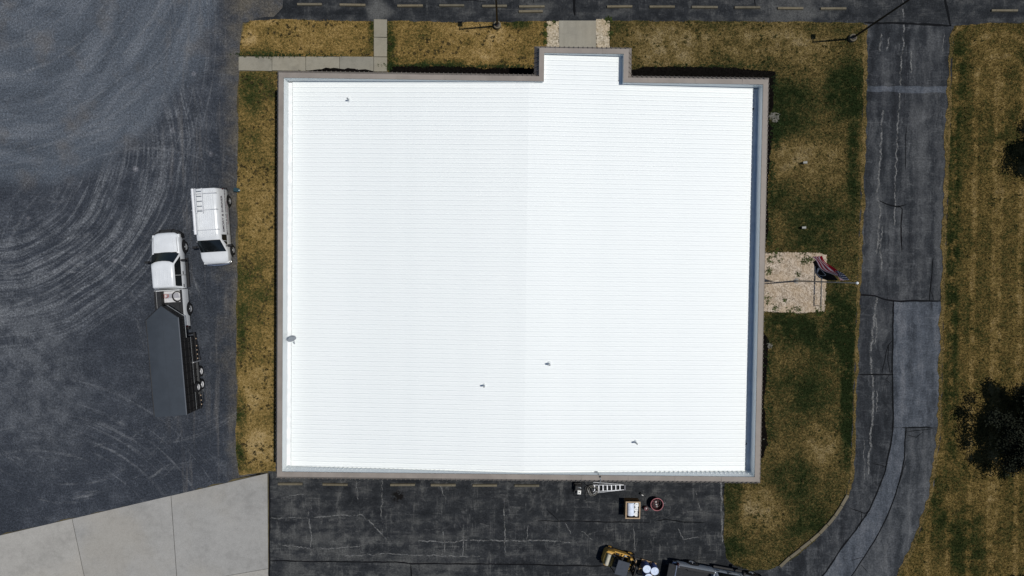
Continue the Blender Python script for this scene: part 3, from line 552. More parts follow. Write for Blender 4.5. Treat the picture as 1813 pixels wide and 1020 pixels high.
HX, HY = 15.74, 13.05; ZT = 5.0
el, er = (BI @ P(955.8, 86, ZT)).x, (BI @ P(1112.5, 86, ZT)).x; et = (BI @ P(1030, 86.5, ZT)).y
FOOT = [(-HX, -HY), (HX, -HY), (HX, HY), (er, HY), (er, et), (el, et), (el, HY), (-HX, HY)]      # outer edge of the coping, anticlockwise
def offset(poly, d):
    out = []; n = len(poly)
    for i in range(n):
        a, b, c = Vector(poly[i - 1]), Vector(poly[i]), Vector(poly[(i + 1) % n]); e1 = (b - a).normalized(); e2 = (c - b).normalized()
        n1, n2 = Vector((e1.y, -e1.x)), Vector((e2.y, -e2.x)); out.append(b + (n1 + n2) * d)
    return [tuple(p) for p in out]
def ringwall(mb, pa, za, pb, zb, flip=False):
    n = len(pa)
    for i in range(n):
        j = (i + 1) % n; q = [(*pa[i], za), (*pa[j], za), (*pb[j], zb), (*pb[i], zb)]; mb.add(q, [(3, 2, 1, 0) if flip else (0, 1, 2, 3)])
    return mb
ringwall(MB(), offset(FOOT, -.12), 0, offset(FOOT, -.12), 4.30).build('wall', M_BRICK, bld, None)
c = MB(); ringwall(c, offset(FOOT, .03), 4.93, offset(FOOT, .03), ZT); ringwall(c, offset(FOOT, .03), ZT, offset(FOOT, -.29), ZT + .02); ringwall(c, offset(FOOT, -.29), ZT + .02, offset(FOOT, -.29), 4.93); c.build('coping', M_TAN, bld, None)
ringwall(MB(), offset(FOOT, .33), 4.31, offset(FOOT, -.13), 4.31, True).build('soffit', M_TAN, bld, None)
nf = len(FOOT); TO, BO = offset(FOOT, .0), offset(FOOT, .33)
for i in range(nf):
    j = (i + 1) % nf; a, b, cc, d = [Vector(v) for v in ((*BO[i], 4.32), (*BO[j], 4.32), (*TO[j], 4.95), (*TO[i], 4.95))]
    MB().add([a, b, cc, d], [(0, 1, 2, 3)]).build('fascia_slope', M_TAN, bld, None)
    MB().add([a + Vector((0, 0, -.05)), b + Vector((0, 0, -.05)), b, a], [(0, 1, 2, 3)]).build('fascia_drip', M_TAN, bld, None)
    e = Vector(FOOT[j]) - Vector(FOOT[i]); L = e.length; e.normalize(); o = Vector((e.y, -e.x)); rb = MB(); k = int(L / .3048)
    for q in range(k + 1):
        s0 = q * .3048 + (L - k * .3048) / 2; p = Vector(FOOT[i]) + e * s0; w_ = .02; up = Vector((o.x * .03, o.y * .03, .03)); hh = .045
        lo = Vector((p.x + o.x * .335, p.y + o.y * .335, 4.30)); hi = Vector((p.x + o.x * .005, p.y + o.y * .005, 4.945)); nrm = Vector((o.x * .89, o.y * .89, .46)) * hh; ev = Vector((e.x, e.y, 0)) * w_
        rb.add([lo - ev, lo + ev, hi + ev, hi - ev, lo - ev + nrm, lo + ev + nrm, hi + ev + nrm, hi - ev + nrm], [(4, 5, 6, 7), (0, 1, 5, 4), (1, 2, 6, 5), (2, 3, 7, 6), (3, 0, 4, 7)])
    tag(rb.build('fascia_rib', M_TAN, bld, None), kind='stuff')
# inner faces of the parapet, white coated
IN = offset(FOOT, -.27); INB = [(x, y + (0.15 if y < -HY + 1 else 0)) for x, y in IN]
ringwall(MB(), INB, 3.95, IN, 4.97, True).build('parapet_lining', M_WHITE, bld, None)
rb = MB(); y0, y1 = IN[0][1], INB[0][1]; x = IN[0][0] + .2
while x < IN[1][0] - .1:
    rb.add([(x - .035, y1 - .078, 4.5), (x + .035, y1 - .078, 4.5), (x + .03, y1 + .02, 4.05), (x + .025, y1 - .05, 4.52), (x - .025, y1 - .05, 4.52), (x - .03, y1 + .02, 4.05)], [(0, 1, 3, 4), (4, 3, 2, 5), (1, 2, 3), (0, 4, 5)]); x += .3048
tag(rb.build('lining_rib', M_WHITE, bld, None), kind='stuff')
# ribbed metal roof: a low gable, each sheet its own piece
XR = (BI @ P(932, 480, 4.75)).x; ZR = 4.70; SL = math.tan(R(2.3))
rz = lambda x: ZR - SL * abs(x - XR)
xl, xr_ = -15.14, 15.12
roof = MB().add([(xl, -12.8, rz(xl) - .03), (XR, -12.8, ZR - .03), (XR, 12.79, ZR - .03), (xl, 12.79, rz(xl) - .03), (xr_, -12.8, rz(xr_) - .03), (xr_, 12.79, rz(xr_) - .03)], [(0, 1, 2, 3), (1, 4, 5, 2)]).build('roof', M_WHITE, bld, None)
PIT = .3048
def sheet_mesh(xa, xb):
    m = MB(); prof = [(0, 0), (.012, .042), (.050, .042), (.062, 0), (.16, 0), (.172, .008), (.196, .008), (.208, 0), (PIT, 0)]
    m.add([(xa, y, rz(xa) + z) for y, z in prof] + [(xb, y, rz(xb) + z) for y, z in prof], [(i, len(prof) + i, len(prof) + i + 1, i + 1) for i in range(len(prof) - 1)])
    xm = xa + (xb - xa) * .42; lo_, hi_ = (xm, xb) if abs(xb - XR) < 1e-6 or abs(xa - XR) > 1e-6 else (xa, xm)
    m.add([(lo_, y, rz(lo_) + z + .006) for y, z in prof] + [(hi_, y, rz(hi_) + z + .006) for y, z in prof], [(i, len(prof) + i, len(prof) + i + 1, i + 1) for i in range(len(prof) - 1)])
    m.add([(xa, 0, rz(xa)), (xa, .012, rz(xa) + .042), (xa, .05, rz(xa) + .042), (xa, .062, rz(xa))], [(0, 1, 2, 3)]); m.f = [f[::-1] for f in m.f]
    me = m.mesh('roof_panel', None); me.materials.append(M_WHITE); return me
mL, mR = sheet_mesh(xl, XR), sheet_mesh(XR, xr_); ex0, ex1 = el + .28, er - .55
mE = sheet_mesh(ex0, ex1); y = INB[0][1] + .0; nrow = int((IN[2][1] - y) / PIT)
for i in range(nrow + 1):
    for me in (mL, mR): o = link('roof_panel', me, roof); o.location = (0, y + i * PIT, 0)
ytop = y + (nrow + 1) * PIT
i = 0
while ytop + (i + 1) * PIT < et - .2:
    o = link('roof_panel', mE, roof); o.location = (0, ytop + i * PIT, 0); i += 1
MB().add([(ex0 - .2, IN[2][1] - .3, rz(ex0) - .06), (ex1 + .6, IN[2][1] - .3, rz(ex1) - .06), (ex1 + .6, et, rz(ex1) - .06), (ex0 - .2, et, rz(ex0) - .06)], [(0, 1, 2, 3)]).build('entrance_roof', M_WHITE, bld, None)
# box gutters along both eaves and beside the entrance
def gutter(x0, x1, y0, y1, zb, zt):
    m = MB(); m.box(x0, x1, y0, y1, zb - .03, zb); m.box(x0 - .02, x0, y0, y1, zb - .03, zt); m.box(x1, x1 + .02, y0, y1, zb - .03, zt); return m
M_GUT = plain('gutter_metal', (0.70, 0.72, 0.72), .5, .35, var=.08, scale=2.0)
gutter(IN[0][0] + .03, xl - .04, -12.7, 12.74, 3.98, rz(xl) - .01).build('gutter', M_GUT, bld, None)
gutter(xr_ + .04, IN[1][0] - .03, -12.7, 12.74, 3.98, rz(xr_) - .01).build('gutter', M_GUT, bld, None)
gutter(ex1 + .03, er - .31, IN[2][1] - .35, et - .33, rz(ex1) - .14, rz(ex1) - .005).build('gutter', M_GUT, bld, None)
for (gx, gy, gz) in ((ex1 + .03, et - 1.9, rz(ex1) - .1), (xr_ + .02, 11.4, 4.06), (xr_ + .02, -10.8, 4.06)):
    MB().box(gx - .03, gx + .04, gy - .06, gy + .06, gz, gz + .10).build('gutter_outlet', M_DARK, bld, None)
# coping joints
for i in range(nf):
    a, b = Vector(FOOT[i]), Vector(FOOT[(i + 1) % nf]); L = (b - a).length; e = (b - a).normalized(); o = Vector((-e.y, e.x)); m = MB(); s0 = 1.6 + (i * .7) % 1.4
    while s0 < L - .4:
        p = a + e * s0; q = [p - e * .04 - o * .03, p + e * .04 - o * .03, p + e * .04 + o * .29, p - e * .04 + o * .29]; m.prism(ccw([tuple(v) for v in q]), ZT - .01, ZT + .026); s0 += 3.05
    if m.v: tag(m.build('coping_joint', M_TAN, bld, None), kind='stuff')
# plumbing vents
def vent(u, v, h, r):
    p = BI @ P(u, v, 4.5); z = rz(p.x); m = MB(); m.lathe([(r * 3, z - .01), (r * 2.6, z + .03), (r * 1.4, z + .10), (r * 1.15, z + .12)], 12, c=(p.x, p.y, 0)); m.build('vent_flashing', M_WHITE, bld)
    g = MB(); g.lathe([(r, z), (r, z + h), (r * .75, z + h), (r * .75, z + h - .12)], 12, c=(p.x, p.y, 0)); g.build('vent_pipe', M_GALV, bld)
for a in ((616.5, 176, .55, .05), (857.5, 682, .62, .05), (972, 643.5, .62, .06), (1125.5, 783, .60, .05)): vent(*a)

# satellite dish on the left parapet
dp = P(516, 599, 4.6); dish = tag(empty('satellite_dish', (dp.x, dp.y, 0)), 'small grey satellite dish at the left edge of the white roof', 'satellite dish')
mast_z = rz(xl); MB().tube([(0.05, -.02, mast_z - .2), (0.05, -.02, 4.55)], .03, 8).build('mast', M_GALV, dish)
dd = Vector((.62, -.95, .55)).normalized(); a1 = dd.cross(Vector((0, 0, 1))).normalized(); a2 = a1.cross(dd); rings = []
for rr_ in (.02, .10, .18, .25, .30):
    rings.append([Vector((0, 0, 4.62)) + a1 * (rr_ * 1.0 * math.cos(k * math.pi / 12)) + a2 * (rr_ * 1.1 * math.sin(k * math.pi / 12)) + dd * (rr_ ** 2 * .7) for k in range(24)])
MB().loft(rings, True).loft([[p - dd * .015 for p in r] for r in rings][::-1], True).build('reflector', plain('dish_grey', (.26, .28, .30), .5, .3), dish)
tip = Vector((0, 0, 4.62)) + dd * .42 - a2 * .12; MB().tube([Vector((0, 0, 4.6)) - a2 * .30, tip], .016, 6).build('arm', M_GALV, dish); MB().tube([tip, tip - dd * .09 + a2 * .02], .04, 8).build('receiver', M_GALV, dish)
# ------------------------------------------------------------------ lamp posts
M_BLACK = plain('black_metal', (.012, .011, .011), .5, .35, var=.2); M_BRONZE = plain('dark_bronze', (.02, .016, .013), .5, .35)
def lamp(u, v, hgt, label):
    p = P(u, v); o = tag(empty('lamp_post', (p.x, p.y, 0.02)), label, 'lamp post', 'parking lot lamp posts')
    MB().lathe([(.27, -.05), (.27, .30), (.24, .33), (.2, .33)], 20).build('concrete_base', M_STOP, o)
    MB().lathe([(.17, .33), (.17, .39), (.10, .42), (.09, .5)], 14).build('base_cover', M_BRONZE, o)
    b = MB(); b.tube([(0, 0, .35), (0, 0, hgt)], .075, 10, r2=.055); b.build('pole', M_BRONZE, o)
    MB().box(-.03, .03, .0, .26, hgt - .12, hgt - .05).build('arm', M_BRONZE, o)
    h = MB(); h.bbox(-.15, .15, .2, .56, hgt - .19, hgt - .02, .03); hd = h.build('lamp_head', M_BRONZE, o); MB().box(-.12, .12, .23, .53, hgt - .2, hgt - .188).build('lens', plain('lamp_lens', (.6, .6, .56), .2), hd, None)
lamp(880.5, 46.5, 7.1, 'dark lamp post in the grass left of the entrance walk')
lamp(1507, 69, 7.3, 'dark lamp post at the grass corner beside the driveway')
dp_ = [(880, 50), (892, 52), (884, 58)]
# ------------------------------------------------------------------ flagpole and flags
fp = P(1409, 497.5); pole = tag(empty('flagpole', (fp.x, fp.y, 0.03)), 'tall white flagpole rising from the square stone bed', 'flagpole'); FH = 8.55
MB().lathe([(.20, -.03), (.20, .03), (.13, .09), (.07, .13)], 16).build('base_collar', plain('dull_collar', (.22,.21,.19), .8), pole)
MB().tube([(0, 0, 0), (0, 0, FH)], .062, 12, r2=.034).build('pole', plain('weathered_aluminium', (.33, .34, .33), .45, .4, .3), pole)
MB().lathe([(.012, FH), (.05, FH + .03), (.085, FH + .1), (.085, FH + .14), (.05, FH + .2), (.012, FH + .23)], 14).build('finial', plain('white_ball', (.8, .8, .78), .3), pole)
MB().box(-.03, .09, -.04, .04, FH - .06, FH + .0).build('truck_pulley', M_BLACK, pole); MB().box(.05, .08, -.02, .02, 1.1, 1.25).build('cleat', M_ALU, pole); MB().tube([(.09, 0, 1.1), (.07, 0, FH - .05)], .006, 4).build('halyard', M_DARK, pole)
def cloth(name, TL_, BL_, TR_, BR_, mat, label, phase, curl, fold=0.0):
    """flag hung between surveyed corners (hoist top/bottom, fly top/bottom)"""
    nu, nv = 36, 26; vs = []; uv = []; TL_, BL_, TR_, BR_ = [P(*q) - Vector((fp.x, fp.y, 0)) for q in (TL_, BL_, TR_, BR_)]
    fl_ = (TR_ - TL_); side = Vector((fl_.y, -fl_.x, 0)).normalized()
    for i in range(nu + 1):
        s_ = i / nu
        for j in range(nv + 1):
            q0 = j / nv; fo_ = min(1.0, s_ * 2.2) * fold; q = q0 + fo_ * ((2 * q0 if q0 < .5 else 2 - 2 * q0) - q0); p = TL_.lerp(TR_, s_).lerp(BL_.lerp(BR_, s_), q)
            wv = (.10 * math.sin(6.0 * s_ + 1.6 * q + phase) + .03 * math.sin(13 * s_ - 4 * q)) * min(1, s_ * 3)
            p = p + side * (wv + curl * math.sin(math.pi * s_) * q) - side * (.05 * fo_ * (1 if q0 > .5 else 0)) + Vector((0, 0, -.10 * math.sin(math.pi * s_) - (.08 * fo_ if q0 > .5 else 0))); vs.append(p); uv.append((s_, q0))
    fs = [(i * (nv + 1) + j, (i + 1) * (nv + 1) + j, (i + 1) * (nv + 1) + j + 1, i * (nv + 1) + j + 1) for i in range(nu) for j in range(nv)]
    m = MB().add(vs, fs); me = m.mesh(name, 60); L = me.uv_layers.new(name='flag')
    for lp in me.loops: L.data[lp.index].uv = uv[lp.vertex_index]
    me.materials.append(mat); o = link(name, me); o.location = (fp.x, fp.y, 0); tag(o, label, 'flag'); return o
def thin(t, c):
    """light shines through thin cloth"""
    t.col(c); tr = t.n('ShaderNodeBsdfTranslucent'); t.put(tr.inputs[0], c); mx = t.n('ShaderNodeMixShader'); mx.inputs[0].default_value = .45; out = t.t.nodes['Material Output']
    t.t.links.new(t.b.outputs[0], mx.inputs[1]); t.t.links.new(tr.outputs[0], mx.inputs[2]); t.t.links.new(mx.outputs[0], out.inputs[0]); return t.m
def flag_uv(t):
    n = t.n('ShaderNodeUVMap'); n.uv_map = 'flag'; x, y, z = t.sep(n.outputs[0]); return n.outputs[0], x, y
def us_flag():
    t = NT('striped_flag_cloth', .8, .1); uvv, x, y = flag_uv(t)
    st = t.ma('LESS_THAN', t.ma('MODULO', t.ma('MULTIPLY', y, 13), 2.0), 1.0); c = t.mix(st, (.80, .70, .72), (.40, .012, .03))
    can = t.ma('MULTIPLY', t.ma('LESS_THAN', x, .4), t.ma('LESS_THAN', y, 7 / 13)); c = t.mix(can, c, (.012, .016, .05))
    g = t.vm('FRACTION', t.comb(t.ma('MULTIPLY', x, 15), t.ma('MULTIPLY', y, 9.3))); star = t.ma('LESS_THAN', t.vm('DISTANCE', g, (.5, .5, 0)), .24); c = t.mix(t.ma('MULTIPLY', star, can), c, (.6, .6, .62)); return thin(t, c)
def pow_flag():
    t = NT('black_flag_cloth', .8, .1); uvv, x, y = flag_uv(t); d = t.vm('DISTANCE', t.vm('MULTIPLY', uvv, (1.5, 1, 0)), (.75, .5, 0))
    ring = t.ma('MULTIPLY', t.ma('LESS_THAN', d, .29), t.ma('GREATER_THAN', d, .262)); disc = t.ma('MULTIPLY', t.ma('LESS_THAN', d, .24), t.ma('GREATER_THAN', t.ma('ADD', x, t.ma('MULTIPLY', y, .3)), .76))
    bar = t.ma('MULTIPLY', t.ma('LESS_THAN', t.ma('ABSOLUTE', t.ma('SUBTRACT', y, .90)), .035), t.ma('LESS_THAN', t.ma('ABSOLUTE', t.ma('SUBTRACT', x, .5)), .3))
    return t.col(t.mix(t.ma('MAXIMUM', t.ma('MAXIMUM', ring, disc), bar), (.006, .006, .008), (.55, .55, .58)))
cloth('flag', (1505, 496.5, 7.95), (1487, 496.5, 6.5), (1455, 453.5, 7.6), (1437, 456.5, 6.4), us_flag(), 'red and white striped flag with starry blue corner, upper of two on the flagpole', .4, .0, 1.0)
cloth('flag', (1484, 496.5, 6.2), (1463.5, 496.5, 4.5), (1446, 459, 6.1), (1437, 466, 5.2), pow_flag(), 'black flag with a white round emblem, lower of two on the flagpole', 1.1, -.18)
# low rail in the stone bed
rp = P(1447, 505); rail = tag(empty('low_rail', (rp.x, rp.y, 0.03), R(-1)), 'low thin dark metal rail standing in the stone bed below the flags', 'rail')
ya, yb = (P(1447, 541).y - rp.y), (P(1447, 468).y - rp.y)
for yy in (ya, yb): MB().tube([(0, yy, -.05), (0, yy, .62)], .022, 8).build('post', M_BRONZE, rail)
MB().box(-.03, .03, ya - .03, yb + .03, .62, .66).build('top_bar', M_BRONZE, rail, None)
k = 4; st = (yb - ya) / k
for i in range(k): MB().box(-.045, .045, ya + i * st + .08, ya + (i + 1) * st - .06, .60, .618).build('hanging_slat', M_BRONZE, rail, None)
# lawn spotlights
for (u, v, lab) in ((1422, 289, 'small pale ground spotlight in the dry patch, upper of two on the grass'), (1420, 403.5, 'small white ground spotlight near the stone bed, lower of two on the grass')):
    p = P(u, v); o = tag(empty('ground_spotlight', (p.x, p.y, 0.02)), lab, 'spotlight', 'ground spotlights aimed at the flag')
    MB().tube([(0, 0, -.05), (0, 0, .22)], .025, 8).build('stake', M_BLACK, o)
    hd = MB().tube([(-.12, 0, .26), (.0, 0, .30), (.12, 0, .33)], .08, 14, r2=.10).build('lamp_housing', plain('pale_housing', (.34, .34, .31), .6), o)
    MB().tube([(.12, 0, .333), (.13, 0, .336)], .085, 14).build('lens', plain('lens_white', (.75, .76, .76), .15), hd)
# splash stones under the downspouts
for (u, v, n, lab) in ((1371, 208, 46, 'patch of grey splash stones at the wall near the upper right corner'), (1362, 612, 26, 'small grey splash stones at the wall below the flagpole bed'), (1351, 776, 12, 'few pale splash stones at the wall near the lower right corner')):
    p = P(u, v); poly = [(p.x + math.cos(a) * .03 * n * (.26 + .05 * math.sin(3 * a)), p.y + math.sin(a) * .03 * n * (.3 + .06 * math.cos(2 * a))) for a in [k * .4 for k in range(16)]]
    tag(stones('splash_stones', poly, 260, plain('grey_stone', (.12, .115, .10), .9, .2, var=.5, scale=9), .045, .03, .07), lab, 'stones', kind='stuff')

# ------------------------------------------------------------------ wheel stops
def stop_mesh():
    m = MB(); L = .93; m.xprism([(-.085, 0), (.085, 0), (.06, .12), (-.06, .12)], -L, L); me = m.mesh('wheel_stop', None); me.materials.append(M_STOP); return me
SM = stop_mesh(); PINM = MB().lathe([(.02, .10), (.02, .128), (.001, .13)], 8).mesh('pin', 30); PINM.materials.append(M_SOIL)
def wheel_stop(u0, u1, v, label, group, rz=0, sc=1.0):
    a, b = P(u0, v), P(u1, v); o = link('wheel_stop', SM); o.location = ((a.x + b.x) / 2, (a.y + b.y) / 2, .014); o.rotation_euler = (0, 0, R(90 + rz)); o.scale = (sc, (b.x - a.x) / 1.86, 1)
    for s_ in (-.62, .62): q = link('pin', PINM, o); q.location = (0, s_, 0)
    tag(o, label, 'wheel stop', group)
ORD = ['first', 'second', 'third', 'fourth', 'fifth', 'sixth', 'seventh', 'eighth', 'ninth', 'tenth', 'eleventh', 'twelfth']
for i, (a, b, v, r_) in enumerate(((493, 536, 856.5, 0), (572, 616, 857.5, -1), (691.5, 735, 858, .3), (763, 807, 858.5, 0), (837, 880, 859, .4), (911, 954.5, 859.5, 0))):
    wheel_stop(a, b, v, ORD[i] + ' from the left of the concrete wheel stops below the roof edge', 'wheel stops along the south parking', r_, 1.15)
for i, (a, b, v, r_) in enumerate(((527, 570.5, 8.5, 0), (602, 647.5, 9.5, -.8), (704, 749, 11, .4), (778, 822, 10.5, 0), (854, 897.5, 11.5, .5), (919, 964, 12.5, .3), (1074.5, 1119, 12.5, .6), (1149.5, 1194, 12.8, .3), (1224, 1270, 13.5, -.4), (1300, 1345, 14, .3), (1376, 1421, 15.5, -.3), (1452, 1497, 16, .4))):
    wheel_stop(a, b, v, ORD[i] + ' from the left in the row of wheel stops along the top', 'wheel stops along the north parking', r_, 1.15)
wheel_stop(918.5, 961, 21, 'extra wheel stop lying just in front of another, left of the entrance walk', 'wheel stops along the north parking', .6, 1.2)
wheel_stop(1754, 1800, 19.5, 'lone wheel stop at the top right beyond the driveway', 'wheel stops along the north parking', 0, 1.1)

# ------------------------------------------------------------------ vehicles
M_VWHITE = plain('white_paint', (.62, .64, .65), .3, .4, var=.05, scale=1.3); M_SILVER = plain('silver_paint', (.46, .50, .54), .3, .5, .25, var=.05)
M_GLASS = plain('dark_glass', (.008, .010, .011), .08, .5, var=.3, scale=1.5); M_TYRE = plain('tyre_rubber', (.012, .012, .013), .85, .2)
M_RIM = plain('wheel_steel', (.42, .43, .44), .35, .5, .6); M_TRIM = plain('black_trim', (.014, .014, .015), .6, .3); M_CHROME = plain('chrome', (.6, .61, .62), .15, .5, .9, var=.05)
M_RED = plain('red_lens', (.06, .004, .005), .4); M_LAMP = plain('lamp_glass', (.7, .72, .72), .15); M_BED = plain('bed_liner', (.024, .025, .027), .8, .2, var=.25)
def wheel(parent, x, y, r, wd, side, z=None, name='wheel', rim=None):
    z = r if z is None else z; h = wd / 2
    wl = MB().lathe([(r * .57, -h * .5), (r * .6, -h * .92), (r * .9, -h), (r * .98, -h * .8), (r, -h * .4), (r, h * .4), (r * .98, h * .8), (r * .9, h), (r * .6, h * .92), (r * .57, h * .5)], 26, 'y', (0, 0, 0)).build(name, M_TYRE, parent, 50); wl.location = (x, y, z)
    rm = MB().lathe([(r * .6, side * h * .55), (r * .585, side * h * .9), (r * .5, side * h * .8), (r * .44, side * h * .5), (r * .25, side * h * .52), (r * .22, side * h * .85), (r * .1, side * h * .92), (.002, side * h * .92)], 22, 'y').build('rim', rim or M_RIM, wl, 50)
    return wl
def ring_body(x, hw, zb, zt, crown=.03, tuck=.06):
    half = [(hw - tuck, zb), (hw - .01, zb + (zt - zb) * .22), (hw, zb + (zt - zb) * .55), (hw - .015, zb + (zt - zb) * .82), (hw - .06, zt - .035), (hw - .16, zt), (hw * .45, zt + crown * .8), (0, zt + crown)]
    return [Vector((x, -y, z)) for y, z in half] + [Vector((x, y, z)) for y, z in half[-2::-1]]
def arch(parent, x, y, r, side):
    m = MB(); pts = [(x + math.cos(a) * r, z_) for a in [math.pi * k / 14 for k in range(15)] for z_ in (max(.42, .40 + math.sin(a) * r),)]
    ya, yb = (y - .14, y + .012) if side > 0 else (y - .012, y + .14)
    m.xprism([(q, z_) for q, z_ in pts], ya, yb); m.build('wheel_arch', M_TRIM, parent, None)
def mirror(parent, x, y, z, side, mat):
    m = MB(); m.bbox(x - .10, x + .06, min(y + side * .14, y + side * .40), max(y + side * .14, y + side * .40), z - .14, z + .15, .03); m.box(x - .03, x + .03, min(y - side * .05, y + side * .18), max(y - side * .05, y + side * .18), z - .04, z + .03); m.build('mirror', mat, parent)
def greenhouse(parent, paint, xr0, xr1, xf0, xf1, hw0, hw1, z0, z1, bulge):
    """cab upper: rear foot/top x, front foot/top x, half widths at foot and roof"""
    def lvl(t, zc, xr, xf, hw):
        r = [Vector((xf + bulge * (1 - (q / 3) ** 2) - (.05 if abs(q) == 3 else 0), hw * q / 3, zc)) for q in range(-3, 4)]
        r += [Vector((xf * .6 + xr * .4, hw * 1.01, zc)), Vector((xr + .05, hw, zc)), Vector((xr, hw * .93, zc)), Vector((xr - .02, 0, zc)), Vector((xr, -hw * .93, zc)), Vector((xr + .05, -hw, zc)), Vector((xf * .6 + xr * .4, -hw * 1.01, zc))]
        return r
    rings = [lvl(0, z0, xr0, xf0, hw0), lvl(1, z1 - .10, xr1, xf1, hw1 + .02), lvl(1, z1 - .03, xr1 + .04, xf1 - .13, hw1 - .05), lvl(1, z1, xr1 + .14, xf1 - .36, hw1 - .17)]
    MB().loft(rings).build('cab', paint, parent, 50); A, B = rings[0], rings[1]
    def patch(name, ia, lo, hi, off):
        q = [(A[i].lerp(B[i], lo) + off, A[i].lerp(B[i], hi) + off) for i in ia]; n = len(q)
        return MB().add([v for p_ in q for v in p_], [(2 * i, 2 * i + 2, 2 * i + 3, 2 * i + 1) for i in range(n - 1)]).build(name, M_GLASS, parent, 50)
    patch('windshield', range(0, 7), .08, .97, Vector((.022, 0, .016)))
    return A, B
def side_glass(parent, A, B, pts, sgn, ia=7, ib=8):
    """window on the cab side: pts are (x, t) with t the height fraction"""
    a0, b0 = A[ia], B[ia]; vs = []
    for x, t in pts:
        p = a0.lerp(b0, t); vs.append((x, sgn * (abs(p.y) + .028), p.z + .008))
    n = len(vs); MB().add(vs, [tuple(range(n)) if sgn < 0 else tuple(range(n - 1, -1, -1))]).build('side_window', M_GLASS, parent, None)
def pickup(name, loc, rz_, paint, label, tailgate_down=False, chrome=False):
    o = tag(empty(name, loc, rz_), label, 'pickup truck')
    sec = [ring_body(3.36, .58, .66, 1.02), ring_body(3.28, .74, .60, 1.12), ring_body(3.15, .86, .55, 1.18), ring_body(2.95, .95, .5, 1.21, .04), ring_body(2.5, 1.0, .48, 1.24, .05), ring_body(1.95, 1.01, .46, 1.27, .05), ring_body(1.6, 1.01, .46, 1.25, .03), ring_body(.5, 1.015, .46, 1.24, .02), ring_body(-.62, 1.01, .46, 1.23, .02)]
    MB().loft(sec).build('body', paint, o, 45)
    for s_ in (-1, 1): MB().add([(3.18, s_ * .46, 1.206), (2.0, s_ * .60, 1.315), (2.0, s_ * .64, 1.315), (3.18, s_ * .50, 1.204), (2.6, s_ * .55, 1.30), (2.6, s_ * .59, 1.30)], [(0, 4, 5, 3), (4, 1, 2, 5)]).build('hood_crease', paint, o)
    for s_ in (-1, 1): MB().tube([(3.0, s_ * .80, 1.222), (2.5, s_ * .83, 1.262), (1.98, s_ * .86, 1.288)], .010, 4).build('hood_gap', M_TRIM, o)
    for q in (-.39, -.13, .13, .39): MB().bbox(-.30, .70, q - .035, q + .035, 1.945, 1.972, .012).build('roof_crease', paint, o)
    MB().box(1.90, 1.955, -.80, .80, 1.27, 1.322).build('cowl', M_TRIM, o, None)
    A, B = greenhouse(o, paint, -.62, -.50, 1.92, 1.18, .965, .74, 1.22, 1.96, .13)
    for s_ in (-1, 1):
        side_glass(o, A, B, [(1.66, .05), (.33, .05), (.33, .92), (1.02, .92), (1.12, .86)], s_); side_glass(o, A, B, [(.31, .05), (-.46, .05), (-.44, .70), (-.40, .92), (.31, .92)], s_)
        MB().box(.305, .335, min(s_ * .80, s_ * 1.018), max(s_ * .80, s_ * 1.018), .6, 1.22).build('door_seam', M_TRIM, o, None)
        for hx in (.48, -.42): MB().bbox(hx - .11, hx + .11, min(s_ * .99, s_ * 1.04), max(s_ * .99, s_ * 1.04), 1.02, 1.07, .012).build('door_handle', M_TRIM, o)
        mirror(o, 1.36, s_ * 1.0, 1.36, s_, M_TRIM)
        MB().bbox(-.55, 1.55, min(s_ * .95, s_ * 1.12), max(s_ * .95, s_ * 1.12), .36, .44, .02).build('running_board', M_TRIM, o)
        MB().bbox(2.98, 3.22, min(s_ * .70, s_ * .95), max(s_ * .70, s_ * .95), .86, 1.1, .04).build('headlight', M_LAMP, o)
        for wx in (2.33, -2.10): arch(o, wx, s_ * 1.012, .52, s_); wheel(o, wx, s_ * .93, .41, .27, s_)
    MB().add([(-.645, y, z) for y, z in ((-.6, 1.38), (.6, 1.38), (.52, 1.8), (-.52, 1.8))], [(0, 1, 2, 3)]).build('rear_window', M_GLASS, o, None)
    MB().prism([(3.02, -1.0), (3.28, -.97), (3.48, -.72), (3.60, -.3), (3.60, .3), (3.48, .72), (3.28, .97), (3.02, 1.0), (3.0, .9), (3.0, -.9)], .42, .80).build('front_bumper', M_CHROME if chrome else M_TRIM, o)
    MB().prism([(3.12, -.92), (3.36, -.66), (3.46, -.3), (3.46, .3), (3.36, .66), (3.12, .92), (3.05, .85), (3.05, -.85)], .802, 1.0).build('grille', M_TRIM, o)
    for s_ in (-.42, .42): MB().tube([(3.50, s_, .55), (3.60, s_, .72), (3.56, s_, 1.0), (3.36, s_, 1.12)], .035, 8).build('grille_guard', M_TRIM, o)
    # load bed
    x0, x1 = -3.30, -.68
    for s_ in (-1, 1):
        prof = [(s_ * 1.005, .50), (s_ * 1.02, .80), (s_ * 1.01, 1.25), (s_ * .97, 1.34), (s_ * .86, 1.35), (s_ * .84, 1.30), (s_ * .84, .80), (s_ * .84, .50)]
        MB().loft([[Vector((x, y, z)) for y, z in prof] for x in (x1, x0)]).build('bed_side', paint, o, 40)
        MB().box(x0 + .02, x1 - .02, min(s_ * .84, s_ * .985), max(s_ * .84, s_ * .985), 1.345, 1.366).build('rail_cap', M_TRIM, o, None)
        MB().box(x0 + .05, x1 - .02, min(s_ * .83, s_ * .838), max(s_ * .83, s_ * .838), .82, 1.3).build('bed_lining', M_BED, o, None)
        MB().bbox(-2.55, -1.65, min(s_ * .60, s_ * .828), max(s_ * .60, s_ * .828), .8, 1.06, .05).build('wheel_well', M_BED, o)
        MB().box(x0 - .05, x0 + .06, min(s_ * .87, s_ * 1.03), max(s_ * .87, s_ * 1.03), .88, 1.24).build('tail_light', M_RED, o, None)
    MB().box(x0, x1, -.84, .84, .72, .80).build('bed_floor', M_BED, o, None)
    fl = MB()
